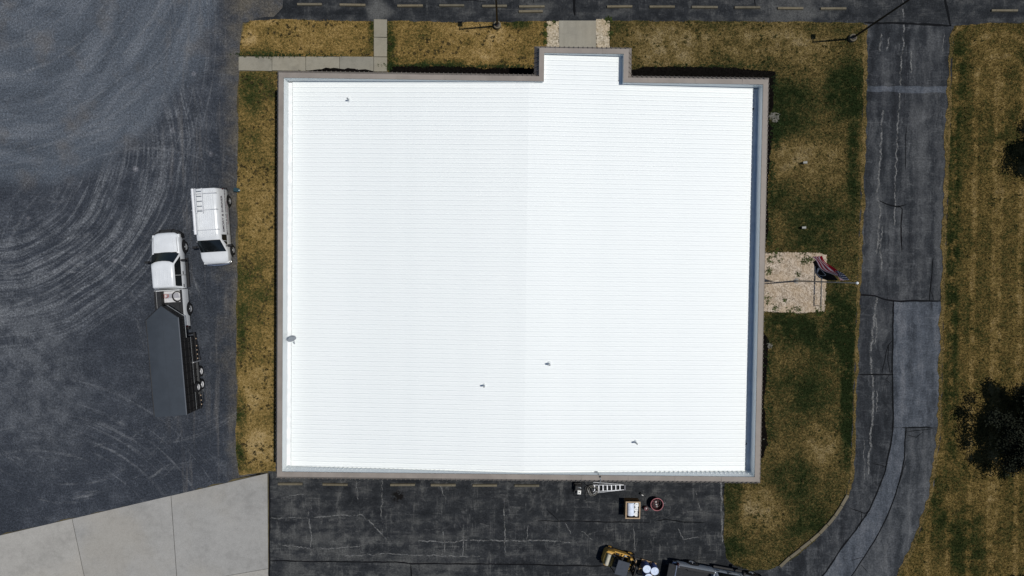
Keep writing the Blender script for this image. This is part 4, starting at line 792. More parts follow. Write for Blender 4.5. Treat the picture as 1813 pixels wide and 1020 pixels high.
    for k in range(11): fl.box(x0 + .02, x1 - .05, -.58 + k * .115, -.53 + k * .115, .80, .815)
    fl.build('bed_ridges', M_BED, o, None)
    MB().box(x1 - .05, x1, -.84, .84, .8, 1.33).build('bed_front', paint, o, None)
    if tailgate_down: MB().bbox(x0 - .56, x0 - .02, -.82, .82, .76, .82, .02).build('tailgate', M_BED, o); MB().box(x0 - .015, x0 + .05, -.83, .83, .80, .835).build('tailgate_sill', M_CHROME, o, None)
    else: MB().bbox(x0 - .01, x0 + .06, -.84, .84, .78, 1.34, .02).build('tailgate', paint, o)
    MB().bbox(x0 - .26, x0 + .0, -.95, .95, .46, .66, .03).build('rear_bumper', M_CHROME if chrome else M_TRIM, o)
    MB().box(-3.2, 3.1, -.8, .8, .36, .5).build('chassis', M_TRIM, o, None)
    return o
# white crew-cab pickup, nose towards the top of the picture
tr_yaw = R(90 + 3.6)
c1 = P(296.5, 409, .75); hd = Vector((math.cos(tr_yaw), math.sin(tr_yaw), 0)); tl = Vector((c1.x, c1.y, 0)) - hd * 3.5
truck = pickup('pickup_truck', (tl.x, tl.y, 0.0), tr_yaw, M_VWHITE, 'white crew-cab pickup truck hitched to the grey trailer on gravel')
def on(parent, fwd, left, z): h = Vector((math.cos(parent.rotation_euler.z), math.sin(parent.rotation_euler.z), 0)); l = Vector((-h.y, h.x, 0)); return Vector(parent.location) + h * fwd + l * left + Vector((0, 0, z))
# things lying in the bed
pb = on(truck, -1.16, .02, .815); board = empty('plastic_sheet', pb, tr_yaw); tag(board, 'white folded plastic sheet in the bed of the white pickup', 'sheet')
MB().bbox(-.40, .40, -.68, .52, 0, .06, .02).build('sheet', plain('white_plastic', (.52, .52, .53), .6), board); MB().add([(-.1, -.6, .063), (.25, -.5, .063), (.2, .3, .066), (-.12, .4, .064)], [(0, 1, 2, 3)]).build('fold', plain('grey_plastic', (.30, .30, .33), .6), board, None)
ph = on(truck, -1.14, -.42, .89); hose = empty('hose_coil', ph, 0); tag(hose, 'black hose coil on the white sheet in the pickup bed', 'hose')
for k in range(4): MB().torus((.015 * k, -.01 * k, .045 * k), .33 + .02 * (k % 2), .026, 26, 6, 1.0, .03).build('hose_loop', M_BLACK, hose, 60)
ph = on(truck, -1.12, .42, .89); hose = empty('hose_coil', ph, 0); tag(hose, 'small red cable coil beside the black hose in the pickup bed', 'hose')
for k in range(3): MB().torus((.04 * k, .03 * k, .02 * k), .16 + .03 * (k % 2), .014, 20, 5, .7, .08).build('hose_loop', plain('red_cable', (.36, .07, .05), .5), hose, 60)
pt = on(truck, -1.75, .66, .80); tb = empty('tool_box', pt, tr_yaw); tag(tb, 'long black tool box along the left side of the pickup bed', 'tool box')
MB().bbox(-1.0, 1.0, -.14, .14, .0, .50, .03).build('box', M_TRIM, tb); MB().bbox(-1.01, 1.01, -.15, .15, .505, .54, .015).build('lid', M_BED, tb)

# gooseneck trailer with a grey peaked-nose roof
M_TROOF = plain('grey_roof_sheet', (.042, .050, .060), .75, .12, var=.08, scale=1.2); M_TSIDE = plain('black_side_sheet', (.011, .011, .012), .6, .3, var=.3)
ty = R(90 + 4.2); ra = P(322, 700, 2.9); rl = P(269.5, 640, 2.9)
th = Vector((math.cos(ty), math.sin(ty), 0)); tleft = Vector((-th.y, th.x, 0))
rear = P(302, 737, 2.9); nose = P(288, 541, 2.9); TL = (nose - rear).length
trl = empty('gooseneck_trailer', (rear.x, rear.y, 0), ty); tag(trl, 'long dark grey gooseneck trailer with peaked nose behind the white pickup', 'trailer')
HWt = 1.11; XS = TL - .88
roofp = [(0, -HWt), (XS, -HWt), (TL, 0), (XS, HWt), (0, HWt)]
def roof_ring(z, ins): return [Vector((x - (ins if x > 1 else -ins), y * (1 - ins / HWt), z)) for x, y in roofp]
MB().loft([roof_ring(2.82, 0), roof_ring(2.90, 0.0), roof_ring(2.93, .06)]).build('roof', M_TROOF, trl, 30)
for xx in (XS - .05, XS * .57): MB().box(xx - .02, xx + .02, -HWt + .02, HWt - .02, 2.925, 2.937).build('roof_seam', M_TROOF, trl, None)
MB().box(.1, XS, -.012, .012, 2.925, 2.938).build('roof_ridge', M_TROOF, trl, None)
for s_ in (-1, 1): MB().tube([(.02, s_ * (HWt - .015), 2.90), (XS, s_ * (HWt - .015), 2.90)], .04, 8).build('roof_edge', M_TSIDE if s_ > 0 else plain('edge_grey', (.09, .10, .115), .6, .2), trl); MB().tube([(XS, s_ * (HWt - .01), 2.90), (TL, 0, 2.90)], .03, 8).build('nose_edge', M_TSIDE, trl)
BX = TL - 2.35
MB().box(0.02, BX, -HWt + .04, HWt - .04, .75, 2.82).build('box', M_TSIDE, trl, None)
MB().prism([(BX, -HWt + .04), (XS, -HWt + .04), (TL - .06, 0), (XS, HWt - .04), (BX, HWt - .04)], 2.02, 2.82).build('nose', M_TSIDE, trl, None)
MB().tube([(XS + .02, -HWt - .01, 2.05), (TL - .02, 0, 2.05)], .018, 6).build('nose_trim', M_GALV, trl); MB().tube([(BX + .0, -HWt - .01, 2.05), (XS + .02, -HWt - .01, 2.05)], .018, 6).build('nose_trim', M_GALV, trl)
for s_ in (-1, 1):
    yy = s_ * (HWt - .035)
    k = 0; x = .25
    while x < BX - .1: MB().box(x - .025, x + .025, min(yy, yy + s_ * .045), max(yy, yy + s_ * .045), .78, 2.8).build('side_rib', M_TSIDE, trl, None); x += .52
    for zz in (1.15, 1.75, 2.3): MB().box(.05, BX - .05, min(yy, yy + s_ * .03), max(yy, yy + s_ * .03), zz - .03, zz + .03).build('side_rail', M_TRIM, trl, None)
    MB().box(0.0, BX + .25, min(s_ * (HWt - .1), s_ * (HWt + .02)), max(s_ * (HWt - .1), s_ * (HWt + .02)), .60, .76).build('frame_rail', M_TRIM, trl, None)
    MB().box(.1, BX, min(yy + s_ * .046, yy + s_ * .06), max(yy + s_ * .046, yy + s_ * .06), 1.44, 1.455).build('bright_strip', M_GALV, trl, None)
    MB().bbox(1.05, 3.35, min(s_ * (HWt - .1), s_ * (HWt + .1)), max(s_ * (HWt - .1), s_ * (HWt + .1)), .80, .86, .02).build('fender', plain('fender_grey', (.045, .046, .046), .5), trl)
    for wx in (1.68, 2.62): wheel(trl, wx, s_ * (HWt - .03), .38, .24, s_, rim=plain('white_wheel', (.52, .52, .52), .4))
    for kx in (.3, .6, .95, 3.6, 3.9, 4.2, 4.5, BX - .2): MB().bbox(kx - .04, kx + .04, min(s_ * (HWt + .02), s_ * (HWt + .05)), max(s_ * (HWt + .02), s_ * (HWt + .05)), .64, .72, .01).build('marker_light', plain('amber_lens', (.55, .42, .30), .3), trl)
    MB().box(3.36, 3.44, min(s_ * HWt, s_ * (HWt + .1)), max(s_ * HWt, s_ * (HWt + .1)), .42, 1.45).build('mud_panel', M_ALU, trl, None)
    MB().tube([(3.4, s_ * (HWt + .06), .32), (4.9, s_ * (HWt + .03), .62)], .02, 6).build('brace', M_TRIM, trl)
    MB().tube([(1.2, s_ * (HWt + .05), .4), (.35, s_ * (HWt + .05), .4), (.3, s_ * (HWt + .02), .62)], .02, 6).build('step_bar', M_TRIM, trl)
wheel(trl, 1.62, -(HWt + .10), .37, .2, -1, 1.25, 'spare_wheel', plain('white_wheel', (.52, .52, .52), .4))
MB().box(BX, BX + .35, -.5, .5, .6, .78).box(BX + .2, BX + .38, -.45, .45, .6, 2.05).box(BX + .3, TL - 1.0, -.35, .35, 1.82, 2.02).build('gooseneck', M_TRIM, trl, None)
MB().tube([(TL - 1.1, 0, .95), (TL - 1.1, 0, 2.0)], .06, 10).build('coupler', M_TRIM, trl); MB().box(.0, .025, -HWt + .1, HWt - .1, .8, 2.75).build('rear_door', M_TRIM, trl, None)
for s_ in (-1, 1): MB().tube([(BX + .18, s_ * .8, .02), (BX + .18, s_ * .8, 1.7)], .05, 8).build('landing_leg', M_TRIM, trl)

# white cargo van, nose towards the bottom of the picture
vy = R(-90 + 3.6); vh = Vector((math.cos(vy), math.sin(vy), 0)); fc = P(387, 469, .6)
vl = Vector((fc.x, fc.y, 0)) - vh * 2.78 ; van = tag(empty('cargo_van', (vl.x, vl.y, 0), vy), 'white cargo van with roof rack and dark side lettering beside the grass', 'van')
def vring(x, k=1.0, zt=2.08, hwt=.79, wd=1.0):
    half = [(.93 * wd, .42), (.99 * wd, .62), (1.0 * wd, 1.0), (.985 * wd, 1.2), ((hwt + .10) * wd, 1.2 + (zt - 1.2) * .60), (hwt * wd, zt - .09), ((hwt - .09) * wd, zt - .02), (hwt * .5 * wd, zt + .01), (0, zt + .02)]
    return [Vector((x, -y, z)) for y, z in half] + [Vector((x, y, z)) for y, z in half[-2::-1]]
def vnose(x, zt, hw, zb=.45):
    half = [(hw - .05, zb), (hw, zb + .15), (hw, zb + (zt - zb) * .6), (hw - .01, zb + (zt - zb) * .8), (hw - .03, zt - .06), (hw - .08, zt - .03), (hw - .16, zt - .01), (hw * .5, zt + .03), (0, zt + .04)]
    return [Vector((x, -y, z)) for y, z in half] + [Vector((x, y, z)) for y, z in half[-2::-1]]
rings = [vring(-2.48, zt=2.0, hwt=.76, wd=.97), vring(-2.40, zt=2.06), vring(-1.0), vring(.6), vring(1.02, zt=2.05, hwt=.78), vnose(1.88, 1.26, .985), vnose(2.25, 1.19, .965), vnose(2.50, 1.10, .92), vnose(2.64, 1.02, .84), vnose(2.72, .88, .70)]
MB().loft(rings).build('body', M_VWHITE, van, 40)
def vpatch(name, ra, rb, idx, lo, hi, off, mat, parent=van):
    q = [(ra[i].lerp(rb[i], lo) + off(ra[i]), ra[i].lerp(rb[i], hi) + off(ra[i])) for i in idx]; n = len(q)
    return MB().add([v for p_ in q for v in p_], [(2 * i, 2 * i + 1, 2 * i + 3, 2 * i + 2) for i in range(n - 1)]).build(name, mat, parent, 50)
vpatch('windshield', rings[4], rings[5], range(5, 12), .06, .98, lambda p: Vector((.018, 0, .02)), M_GLASS)
MB().tube([(1.78, -.5, 1.40), (1.72, .05, 1.46)], .012, 5).build('wiper', M_TRIM, van); MB().tube([(1.78, .1, 1.42), (1.72, .6, 1.44)], .012, 5).build('wiper', M_TRIM, van)
for s_ in (-1, 1):
    w0 = [(1.50, 1.27, .985), (.72, 1.27, .985), (.72, 1.80, .855), (1.06, 1.80, .855)]
    vs = [(x, s_ * (y + .012), z) for x, z, y in w0]; MB().add(vs, [(0, 1, 2, 3) if s_ < 0 else (3, 2, 1, 0)]).build('side_window', M_GLASS, van, None)
    MB().tube([(1.18, s_ * .99, 1.28), (1.14, s_ * .87, 1.8)], .02, 6).build('window_post', M_VWHITE, van)
    mirror(van, 1.52, s_ * .97, 1.36, s_, M_TRIM)
    for wx in (1.78, -1.72): arch(van, wx, s_ * 1.0, .46, s_); wheel(van, wx, s_ * .93, .37, .24, s_)
    MB().bbox(2.5, 2.70, min(s_ * .58, s_ * .88), max(s_ * .58, s_ * .88), .72, .95, .03).build('headlight', M_LAMP, van)
    MB().box(-2.50, -2.42, min(s_ * .82, s_ * .96), max(s_ * .82, s_ * .96), .9, 1.35).build('tail_light', M_RED, van, None)
    MB().box(-1.2, 1.2, min(s_ * .97, s_ * 1.004), max(s_ * .97, s_ * 1.004), .5, .56).build('side_moulding', M_TRIM, van, None)
    MB().box(.655, .675, min(s_ * .985, s_ * 1.003), max(s_ * .985, s_ * 1.003), .6, 1.2).build('door_seam', M_TRIM, van, None)
MB().prism([(2.62, -.95), (2.76, -.8), (2.84, -.3), (2.84, .3), (2.76, .8), (2.62, .95), (2.5, .95), (2.5, -.95)], .42, .62).build('front_bumper', M_CHROME, van)
MB().prism([(2.66, -.55), (2.73, -.3), (2.73, .3), (2.66, .55)], .64, .93).build('grille', M_TRIM, van)
MB().bbox(-2.66, -2.44, -.94, .94, .42, .60, .03).build('rear_bumper', M_TRIM, van); MB().box(-2.495, -2.475, -.70, .70, 1.3, 1.8).build('rear_window', M_GLASS, van, None)
for k in range(9): MB().bbox(-2.30, .9, -.56 + k * .14 - .022, -.56 + k * .14 + .022, 2.06, 2.112, .01).build('roof_rib', M_VWHITE, van)
M_RACK = plain('rack_white', (.62, .63, .64), .4, .4)
for xx in (-2.12, -1.0, .38):
    MB().tube([(xx, -.84, 2.02), (xx, -.80, 2.24), (xx, .80, 2.24), (xx, .84, 2.02)], .026, 8).build('rack_bar', M_RACK, van)
MB().tube([(-2.45, -.68, 2.33), (.68, -.68, 2.33)], .105, 14).build('conduit_tube', M_RACK, van)
for xx in (-2.12, -1.0, .38): MB().box(xx - .03, xx + .03, -.90, -.5, 2.20, 2.225).build('tube_clamp', M_GALV, van, None)
# lettering on the driver's side
M_INK = plain('dark_lettering', (.035, .022, .045), .6)
def lettering(body, size, x, z, mat):
    cu = bpy.data.curves.new('lettering', 'FONT'); cu.body = body; cu.size = size; cu.align_x = 'CENTER'; cu.extrude = .001; cu.offset = .006
    tmp = bpy.data.objects.new('lettering', cu); COL.objects.link(tmp); dg = bpy.context.evaluated_depsgraph_get(); me = bpy.data.meshes.new_from_object(tmp.evaluated_get(dg)); bpy.data.objects.remove(tmp); bpy.data.curves.remove(cu)
    me.materials.clear(); me.materials.append(mat); o = link('lettering', me, van)
    yv = 1.004 if z < 1.2 else .985 - (z - 1.2) / .53 * .095 + .012; tilt = math.atan2(.095, .53) if z >= 1.2 else 0
    X = Vector((-1, 0, 0)); Yv = Vector((0, -math.sin(tilt), math.cos(tilt))); Z = X.cross(Yv); o.matrix_local = Matrix(((X.x, Yv.x, Z.x, x), (X.y, Yv.y, Z.y, yv), (X.z, Yv.z, Z.z, z), (0, 0, 0, 1)))
lettering('EMORY & SHRINER', .30, -.72, 1.44, M_INK); lettering('HEATING & AIR CONDITIONING', .22, -.86, 1.06, M_INK); lettering('RESIDENTIAL - COMMERCIAL', .13, -.86, .84, plain('red_lettering', (.16, .05, .08), .6))
# ladder on the van roof rack
lp = on(van, -1.72, -.28, 2.29); lad = tag(empty('ladder', lp, vy), 'short aluminium ladder lying on the roof rack of the white van', 'ladder')
for s_ in (-.22, .22): MB().box(-.75, .95, s_ - .022, s_ + .022, 0, .07).build('rail', M_RACK, lad, None)
for k in range(5): MB().tube([(-.55 + k * .34, -.2, .035), (-.55 + k * .34, .2, .035)], .02, 6).build('rung', M_GALV, lad)
# teal jug by the grass edge
jp = P(421, 337); jug = tag(empty('water_jug', (jp.x, jp.y, .02), R(-8)), 'small teal plastic jug with pale cap by the van', 'jug'); M_TEAL = plain('teal_plastic', (.018, .05, .066), .5)
MB().bbox(-.20, .14, -.14, .14, 0, .30, .04).build('body', M_TEAL, jug); MB().tube([(.14, 0, .16), (.22, 0, .18)], .05, 10).build('cap', plain('pale_cap', (.4, .5, .5), .4), jug); MB().tube([(-.12, 0, .3), (-.10, 0, .36), (.06, 0, .36), (.08, 0, .3)], .018, 6).build('handle', M_TEAL, jug)

# silver pickup cut by the lower edge, tailgate lowered
sy = R(-10.5); sp = P(1202, 1003, 1.34); sh = Vector((math.cos(sy), math.sin(sy), 0)); sl = Vector((-sh.y, sh.x, 0)); s0 = Vector((sp.x, sp.y, 0)) + sh * 3.30 - sl * .93
pickup('pickup_truck', (s0.x, s0.y, .01), sy, M_SILVER, 'silver pickup truck with lowered tailgate cut off by the bottom edge', True, True)

# ------------------------------------------------------------------ forklift with drums
M_YEL = plain('forklift_yellow', (.50, .29, .06), .45, .35, var=.12); M_FBLK = plain('forklift_black', (.013, .013, .013), .55, .3, var=.3)
fy = R(-17); fo = P(1094, 985); fk = tag(empty('forklift', (fo.x, fo.y, .01), fy), 'yellow and black forklift with dark roof guard at the bottom edge', 'forklift')
cw = [(-1.22, -.30), (-1.18, -.45), (-1.05, -.56), (-.55, -.58), (-.55, .58), (-1.05, .56), (-1.18, .45), (-1.22, .30)]
MB().prism(cw, .28, .75).loft([[Vector((x, y, .75)) for x, y in cw], [Vector((x * .97, y * .97, .98)) for x, y in cw], [Vector((x * .88 - .02, y * .82, 1.06)) for x, y in cw]]).build('counterweight', M_YEL, fk, 40)
MB().bbox(-1.02, -.72, -.36, .36, 1.04, 1.12, .02).build('radiator_grille', plain('grey_grille', (.26, .25, .20), .7, var=.3, scale=30), fk)
for s_ in (-1, 1):
    MB().bbox(-.55, .62, min(s_ * .34, s_ * .57), max(s_ * .34, s_ * .57), .30, .74, .03).build('side_panel', M_YEL if s_ > 0 else M_FBLK, fk)
    for wx, rr_ in ((-.80, .26), (.72, .33)): wheel(fk, wx, s_ * .50, rr_, .22, s_, rim=M_YEL)
    for gx, gt in ((-.62, -.42), (.62, .34)): MB().tube([(gx, s_ * .50, .9), (gt, s_ * .47, 2.05)], .035, 8).build('guard_post', M_FBLK, fk)
    MB().box(.88, .98, min(s_ * .28, s_ * .40), max(s_ * .28, s_ * .40), .1, 2.0).build('mast_rail', M_FBLK, fk, None); MB().box(1.0, 1.06, min(s_ * .20, s_ * .30), max(s_ * .20, s_ * .30), .15, 1.95).build('mast_inner_rail', M_FBLK, fk, None)
    MB().box(1.10, 2.75, min(s_ * .22, s_ * .34), max(s_ * .22, s_ * .34), .07, .115).build('fork', M_FBLK, fk, None)
    MB().tube([(.55, s_ * .42, .5), (.95, s_ * .40, 1.1)], .035, 8).build('tilt_cylinder', M_CHROME, fk)
MB().bbox(-.55, .12, -.33, .33, .60, .98, .05).build('engine_cover', M_FBLK, fk); MB().bbox(-.45, .05, -.25, .25, .98, 1.09, .05).build('seat', M_TRIM, fk); MB().bbox(-.52, -.42, -.25, .25, 1.0, 1.45, .04).build('seat_back', M_TRIM, fk)
MB().box(.12, .62, -.34, .34, .30, .42).build('floor_plate', M_FBLK, fk, None); MB().bbox(.58, .80, -.5, .5, .42, 1.05, .05).build('dashboard', M_YEL, fk)
MB().torus((.42, 0, 1.12), .17, .018, 18, 6).build('steering_wheel', M_TRIM, fk); MB().tube([(.42, 0, 1.12), (.66, 0, .95)], .02, 6).build('steering_column', M_FBLK, fk)
MB().bbox(-.46, .40, -.52, .52, 2.04, 2.08, .015).build('guard_roof', plain('blue_grey_sheet', (.030, .037, .050), .5, .3), fk)
MB().box(.90, .96, -.28, .28, 1.90, 2.0).box(.90, .96, -.28, .28, 1.1, 1.18).box(.92, .97, -.04, .04, .2, 1.9).build('mast_cross', M_FBLK, fk, None); MB().box(1.06, 1.11, -.45, .45, .12, .5).box(1.06, 1.11, -.45, .45, .5, 1.0).build('carriage', plain('carriage_tan', (.36, .25, .14), .6, var=.2), fk, None)
for k in range(3): MB().tube([(.86, -.2 + k * .1, .4), (.84, -.2 + k * .1, 1.6), (.98, -.16 + k * .1, 1.95), (1.05, -.16 + k * .1, 1.2)], .02, 6).build('hydraulic_hose', M_TRIM, fk)
MB().lathe([(.03, 1.06), (.05, 1.06), (.05, 1.32), (.03, 1.34)], 10, c=(-.6, .42, 0)).build('exhaust', M_GALV, fk); MB().tube([(-.95, -.40, 1.20), (-.95, .42, 1.20)], .14, 14).build('gas_cylinder', plain('cylinder_cream', (.42, .40, .32), .4), fk)
for (x, y, z, dx, dy, dz, m) in ((-.30, .44, .76, .30, .05, .10, M_TRIM), (.05, .46, .76, .12, .06, .16, M_YEL), (.30, .47, .76, .18, .05, .08, M_GALV), (-.62, .30, 1.0, .08, .10, .14, M_TRIM), (.70, .28, 1.06, .06, .10, .08, M_TRIM), (.52, .48, .72, .10, .06, .22, M_FBLK), (-.5, -.42, .76, .28, .08, .12, M_TRIM), (1.0, .52, .4, .04, .04, .7, M_GALV)):
    MB().bbox(x - dx / 2, x + dx / 2, y - dy, y + dy, z, z + dz, .015).build('fitting', m, fk)
for k in range(3): MB().torus((.95, -.12 + .05 * k, 1.0 + .2 * k), .14, .02, 16, 6).build('hose_loop', M_TRIM, fk, 60)
# pallet and drums on the forks
pp = on(fk, 2.22, -.14, .115); pal = tag(empty('pallet', pp, fy), 'wooden pallet on the forks under the blue drums', 'pallet'); M_WOOD = plain('pale_wood', (.27, .19, .11), .8, .15, var=.25)
for k in range(7): MB().box(-.55 + k * .165, -.55 + k * .165 + .11, -.55, .55, .105, .125).build('plank', M_WOOD, pal, None)
for yy in (-.5, 0, .5): MB().box(-.55, .55, yy - .04, yy + .04, 0, .103).build('bearer', M_WOOD, pal, None)
M_BLUE = plain('blue_drum_plastic', (.050, .075, .20), .4, .35); M_LID = plain('pale_lid', (.56, .63, .76), .45)
for (a, b, lab) in ((-.28, .26, 'blue drum with pale lid nearest the forklift mast, upper side of the pallet'), (.30, .28, 'blue drum with pale lid at the outer upper corner of the pallet'), (.02, -.29, 'blue drum with pale lid on the lower side of the pallet')):
    q = on(fk, 2.22 + a, b - .14, .24); d = tag(empty('drum', q, fy), lab, 'drum', 'blue drums on the pallet')
    MB().lathe([(.26, 0), (.285, .03), (.285, .28), (.295, .30), (.285, .32), (.285, .56), (.295, .58), (.285, .60), (.285, .84), (.27, .88)], 24).build('shell', M_BLUE, d); MB().lathe([(.28, .865), (.285, .90), (.26, .905), (.25, .89), (.001, .89)], 24).build('lid', M_LID, d); MB().lathe([(.035, .89), (.035, .915), (.001, .918)], 10, c=(.15, .05, 0)).build('bung', M_LID, d)

# ------------------------------------------------------------------ work gear on the south parking
# stepladder
a, b = P(1102, 860.5), P(1052, 863); st0 = (a + b) / 2; la = math.atan2(a.y - b.y, a.x - b.x) - R(1.5)
sl_ = tag(empty('stepladder', (st0.x, st0.y - .03, .02), la), 'aluminium stepladder lying folded on the asphalt below the roof edge', 'stepladder'); LL = 1.14
for s_ in (-1, 1):
    MB().tube([(-LL, s_ * .24, .16), (LL, s_ * .17, .12)], .026, 6).build('front_rail', M_ALU, sl_); MB().tube([(-LL + .05, s_ * .40, .04), (LL, s_ * .19, .06)], .022, 6).build('rear_rail', M_ALU, sl_)
for k in range(7): f = k / 6.5; MB().box(-LL + .12 + f * 2.0 - .035, -LL + .12 + f * 2.0 + .035, -(.24 - .07 * f), .24 - .07 * f, .14 - .03 * f, .165 - .03 * f).build('step', M_ALU, sl_, None)
MB().box(LL - .02, LL + .10, -.2, .2, .03, .17).build('top_cap', plain('ladder_cap', (.10, .10, .11), .6), sl_, None)
# hose coil
hp = P(1047.5, 866); hc = tag(empty('hose_coil', (hp.x, hp.y, .02)), 'tangled grey and black hose coil at the foot of the stepladder', 'hose')
for k, (ox, oy, r_, m) in enumerate(((0, 0, .36, M_BLACK), (.04, -.03, .33, M_GALV), (.10, .0, .28, M_BLACK), (-.12, .03, .34, M_BLACK), (.08, -.05, .40, plain('grey_hose', (.20, .19, .16), .6)), (.12, .02, .22, M_TRIM), (.12, .0, .16, M_TRIM), (.1, -.02, .30, plain('grey_hose', (.20, .19, .16), .6)))):
    MB().torus((ox, oy, .03 + .028 * k), r_, .022, 26, 6, .9, .10).build('hose_loop', m, hc, 60)
MB().tube([(-.4, -.1, .03), (-.5, -.4, .03), (-.42, -.7, .03), (-.36, -.9, .03)], .014, 5).build('hose_tail', M_TRIM, hc)
# pressure washer
wp_ = P(1022, 862); pw = tag(empty('pressure_washer', (wp_.x, wp_.y, .02), R(-4)), 'black pressure washer with white tank by the lower roof edge', 'pressure washer')
MB().bbox(-.22, .22, -.18, .26, .25, .52, .04).build('engine', M_FBLK, pw); MB().bbox(-.04, .22, -.34, -.04, .42, .66, .04).build('tank', plain('white_tank', (.72, .72, .68), .4), pw); MB().lathe([(.04, .66), (.04, .69), (.001, .69)], 10, c=(.09, -.19, 0)).build('tank_cap', M_TRIM, pw)
MB().tube([(-.16, .25, .3), (-.16, .36, .75), (.20, .36, .75), (.20, .25, .3)], .018, 6).build('handle', M_FBLK, pw); MB().tube([(-.14, -.36, .22), (-.14, -.62, .24), (.16, -.62, .24), (.16, -.36, .22)], .018, 6).build('front_frame', M_FBLK, pw)
MB().box(-.24, .24, -.38, .36, .16, .22).build('base_plate', M_FBLK, pw, None); MB().tube([(.0, .12, .5), (.12, .16, .60), (.2, .1, .58)], .035, 8).build('muffler', M_GALV, pw)
for s_ in (-1, 1): wheel(pw, .0 + s_ * .0, .0, .13, .06, 1, .13) if False else None
for s_ in (-1, 1):
    q = MB().lathe([(.03, -.03), (.13, -.035), (.14, 0), (.13, .035), (.03, .03)], 16, 'x').build('wheel', M_TYRE, pw); q.location = (s_ * .28, .2, .14)
# crate with buckets
cp = P(1120.5, 898, 0.0); top = [P(u, v, .9) for u, v in ((1108, 888.5), (1133, 888.5), (1133, 918), (1108, 918))]; cc_ = sum(top, Vector()) / 4; CX = (top[1] - top[0]).length / 2; CY = (top[3] - top[0]).length / 2
cr = tag(empty('shipping_crate', (cc_.x, cc_.y, .012), R(-1)), 'open brown crate on a pallet holding a white liner and buckets', 'crate'); M_CARD = plain('brown_board', (.20, .115, .05), .85, .15, var=.2)
th_ = .035
for nm, q in (('wall_panel', (-CX, CX, -CY, -CY + th_)), ('wall_panel', (-CX, CX, CY - th_, CY)), ('wall_panel', (-CX, -CX + th_, -CY + th_ + .002, CY - th_ - .002)), ('wall_panel', (CX - th_, CX, -CY + th_ + .002, CY - th_ - .002))): MB().box(*q, .14, .90).build(nm, M_CARD, cr, None)
MB().box(-CX + .01, CX - .01, -CY + .01, CY - .01, .14, .20).build('floor', M_CARD, cr, None)
for q in ((-CX - .02, CX + .02, -CY - .02, -CY + th_ + .02), (-CX - .02, CX + .02, CY - th_ - .02, CY + .02)): MB().box(*q, .902, .925).build('rim_strip', plain('pale_rim', (.38, .28, .18), .8), cr, None)
for q in ((-CX - .02, -CX + th_ + .02, -CY + th_ + .022, CY - th_ - .022), (CX - th_ - .02, CX + .02, -CY + th_ + .022, CY - th_ - .022)): MB().box(*q, .902, .923).build('rim_strip', plain('pale_rim', (.38, .28, .18), .8), cr, None)
for yy in (-CY + .08, 0, CY - .08): MB().box(-CX, CX, yy - .06, yy + .06, 0, .138).build('skid', M_WOOD, cr, None)
ln = tag(empty('plastic_roll', (cc_.x - .12, cc_.y, .21)), 'large pale white roll lying inside the brown crate', 'roll'); ro = MB(); ro.tube([(0, -CY + .16, .42), (0, CY - .12, .42)], .26, 20); ro.build('roll', plain('roll_white', (.60, .66, .76), .5), ln); MB().tube([(0, CY - .12, .42), (0, CY - .10, .42)], .05, 10).build('core', M_CARD, ln)
for k, (yy, lab) in enumerate(((CY - .26, 'upper white bucket beside the roll in the brown crate'), (0.0, 'middle white bucket beside the roll in the brown crate'), (-CY + .24, 'lower white bucket beside the roll in the brown crate'))):
    bk = tag(empty('bucket', (cc_.x + CX - .22, cc_.y + yy, .205)), lab, 'bucket', 'white buckets in the brown crate'); hb = .62 - .05 * k
    MB().lathe([(.13, 0), (.155, hb - .06), (.165, hb - .05), (.165, hb)], 20).build('body', plain('bucket_white', (.72, .73, .72), .45), bk); MB().lathe([(.17, hb - .02), (.17, hb + .015), (.15, hb + .02), (.14, hb + .005), (.001, hb + .005)], 20).build('lid', plain('bucket_white', (.72, .73, .72), .45), bk)
    MB().tube([(-.10, 0, hb + .02), (0, .05, hb + .035), (.10, 0, hb + .02)], .008, 5).build('handle', M_GALV, bk)
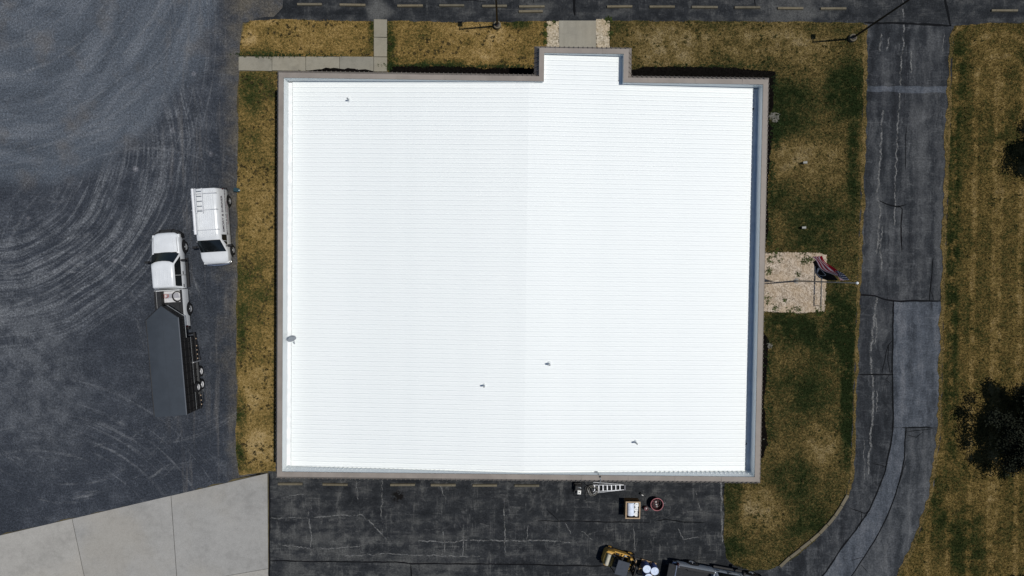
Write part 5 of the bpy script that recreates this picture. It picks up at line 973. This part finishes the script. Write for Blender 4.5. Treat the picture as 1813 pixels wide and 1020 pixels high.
# round tub with red rim
tp = P(1160.5, 889); tub = tag(empty('round_tub', (tp.x, tp.y, .012)), 'round dark tub with faded red rim full of tools', 'tub'); M_RR = plain('faded_red', (.34, .13, .14), .6, var=.2)
MB().lathe([(.34, 0), (.36, .02), (.44, .50), (.425, .50), (.345, .05), (.001, .05)], 28).build('shell', plain('tub_dark', (.07, .022, .024), .6), tub); MB().torus((0, 0, .51), .445, .028, 32, 8).build('rim', M_RR, tub, 60)
for k in range(3): MB().torus((.04 * k - .03, .03 * k, .30 + .05 * k), .30 - .03 * k, .022, 24, 6, .95, .06).build('hose_loop', plain('dark_red_hose', (.12, .03, .04), .6) if k % 2 else M_BLACK, tub, 60)
for k, (x, y, z) in enumerate(((-.06, .16, .36), (-.14, -.05, .34), (.02, -.18, .33), (.10, .05, .35), (-.03, -.02, .38))): MB().bbox(x - .06, x + .06, y - .05, y + .05, z, z + .08, .02).build('tool', plain('tool_pale', (.42, .40, .38), .5) if k % 2 == 0 else M_TRIM, tub)
MB().tube([(.42, .05, .5), (.62, .13, .55)], .016, 6).build('lance', M_GALV, tub)
# red pail
rp_ = P(1142.5, 898); rd = tag(empty('pail', (rp_.x, rp_.y, .012)), 'small red pail with pale rags between the crate and the tub', 'pail')
MB().lathe([(.11, 0), (.14, .34), (.13, .34), (.105, .04), (.001, .04)], 20).build('body', M_RR, rd); MB().lathe([(.08, .2), (.07, .30), (.04, .35), (.001, .33)], 9).build('rag', plain('rag', (.55, .48, .46), .8), rd); MB().tube([(-.13, 0, .33), (-.05, .12, .40), (.06, .12, .40), (.13, 0, .33)], .008, 5).build('handle', M_GALV, rd)
# small pump
sp_ = P(1134, 873.5); pm = tag(empty('spray_pump', (sp_.x, sp_.y, .012), R(-20)), 'tiny black and white spray pump above the brown crate', 'pump')
MB().lathe([(.07, 0), (.08, .04), (.08, .16), (.03, .2)], 14).build('body', M_TRIM, pm); MB().tube([(.02, -.02, .12), (.16, -.05, .14), (.2, -.06, .1)], .03, 8).build('nozzle', plain('tank_white', (.7, .7, .68), .4), pm)
# rope and hose over the lower parapet
q0 = P(1052, 834, 4.2); rope = tag(empty('hose', (0, 0, 0)), 'grey hose draped over the lower parapet above the stepladder', 'hose'); pts = [P(1065, 822, 4.45), P(1056, 832, 4.42), P(1052, 836, 4.5), P(1058, 835, 4.6), P(1061, 842, 5.0), P(1063, 845, 5.06), P(1064, 850, 5.05), P(1062, 857, 4.5), P(1056, 862, 2.5), P(1050, 868, .6), P(1049, 870, .06)]
MB().tube(pts, .022, 6).build('hose_line', M_GALV, rope, 60); MB().lathe([(.05, 0), (.06, .05), (.03, .09)], 10, c=tuple(P(1062.5, 844, 5.02))).build('hose_clip', M_TRIM, rope)
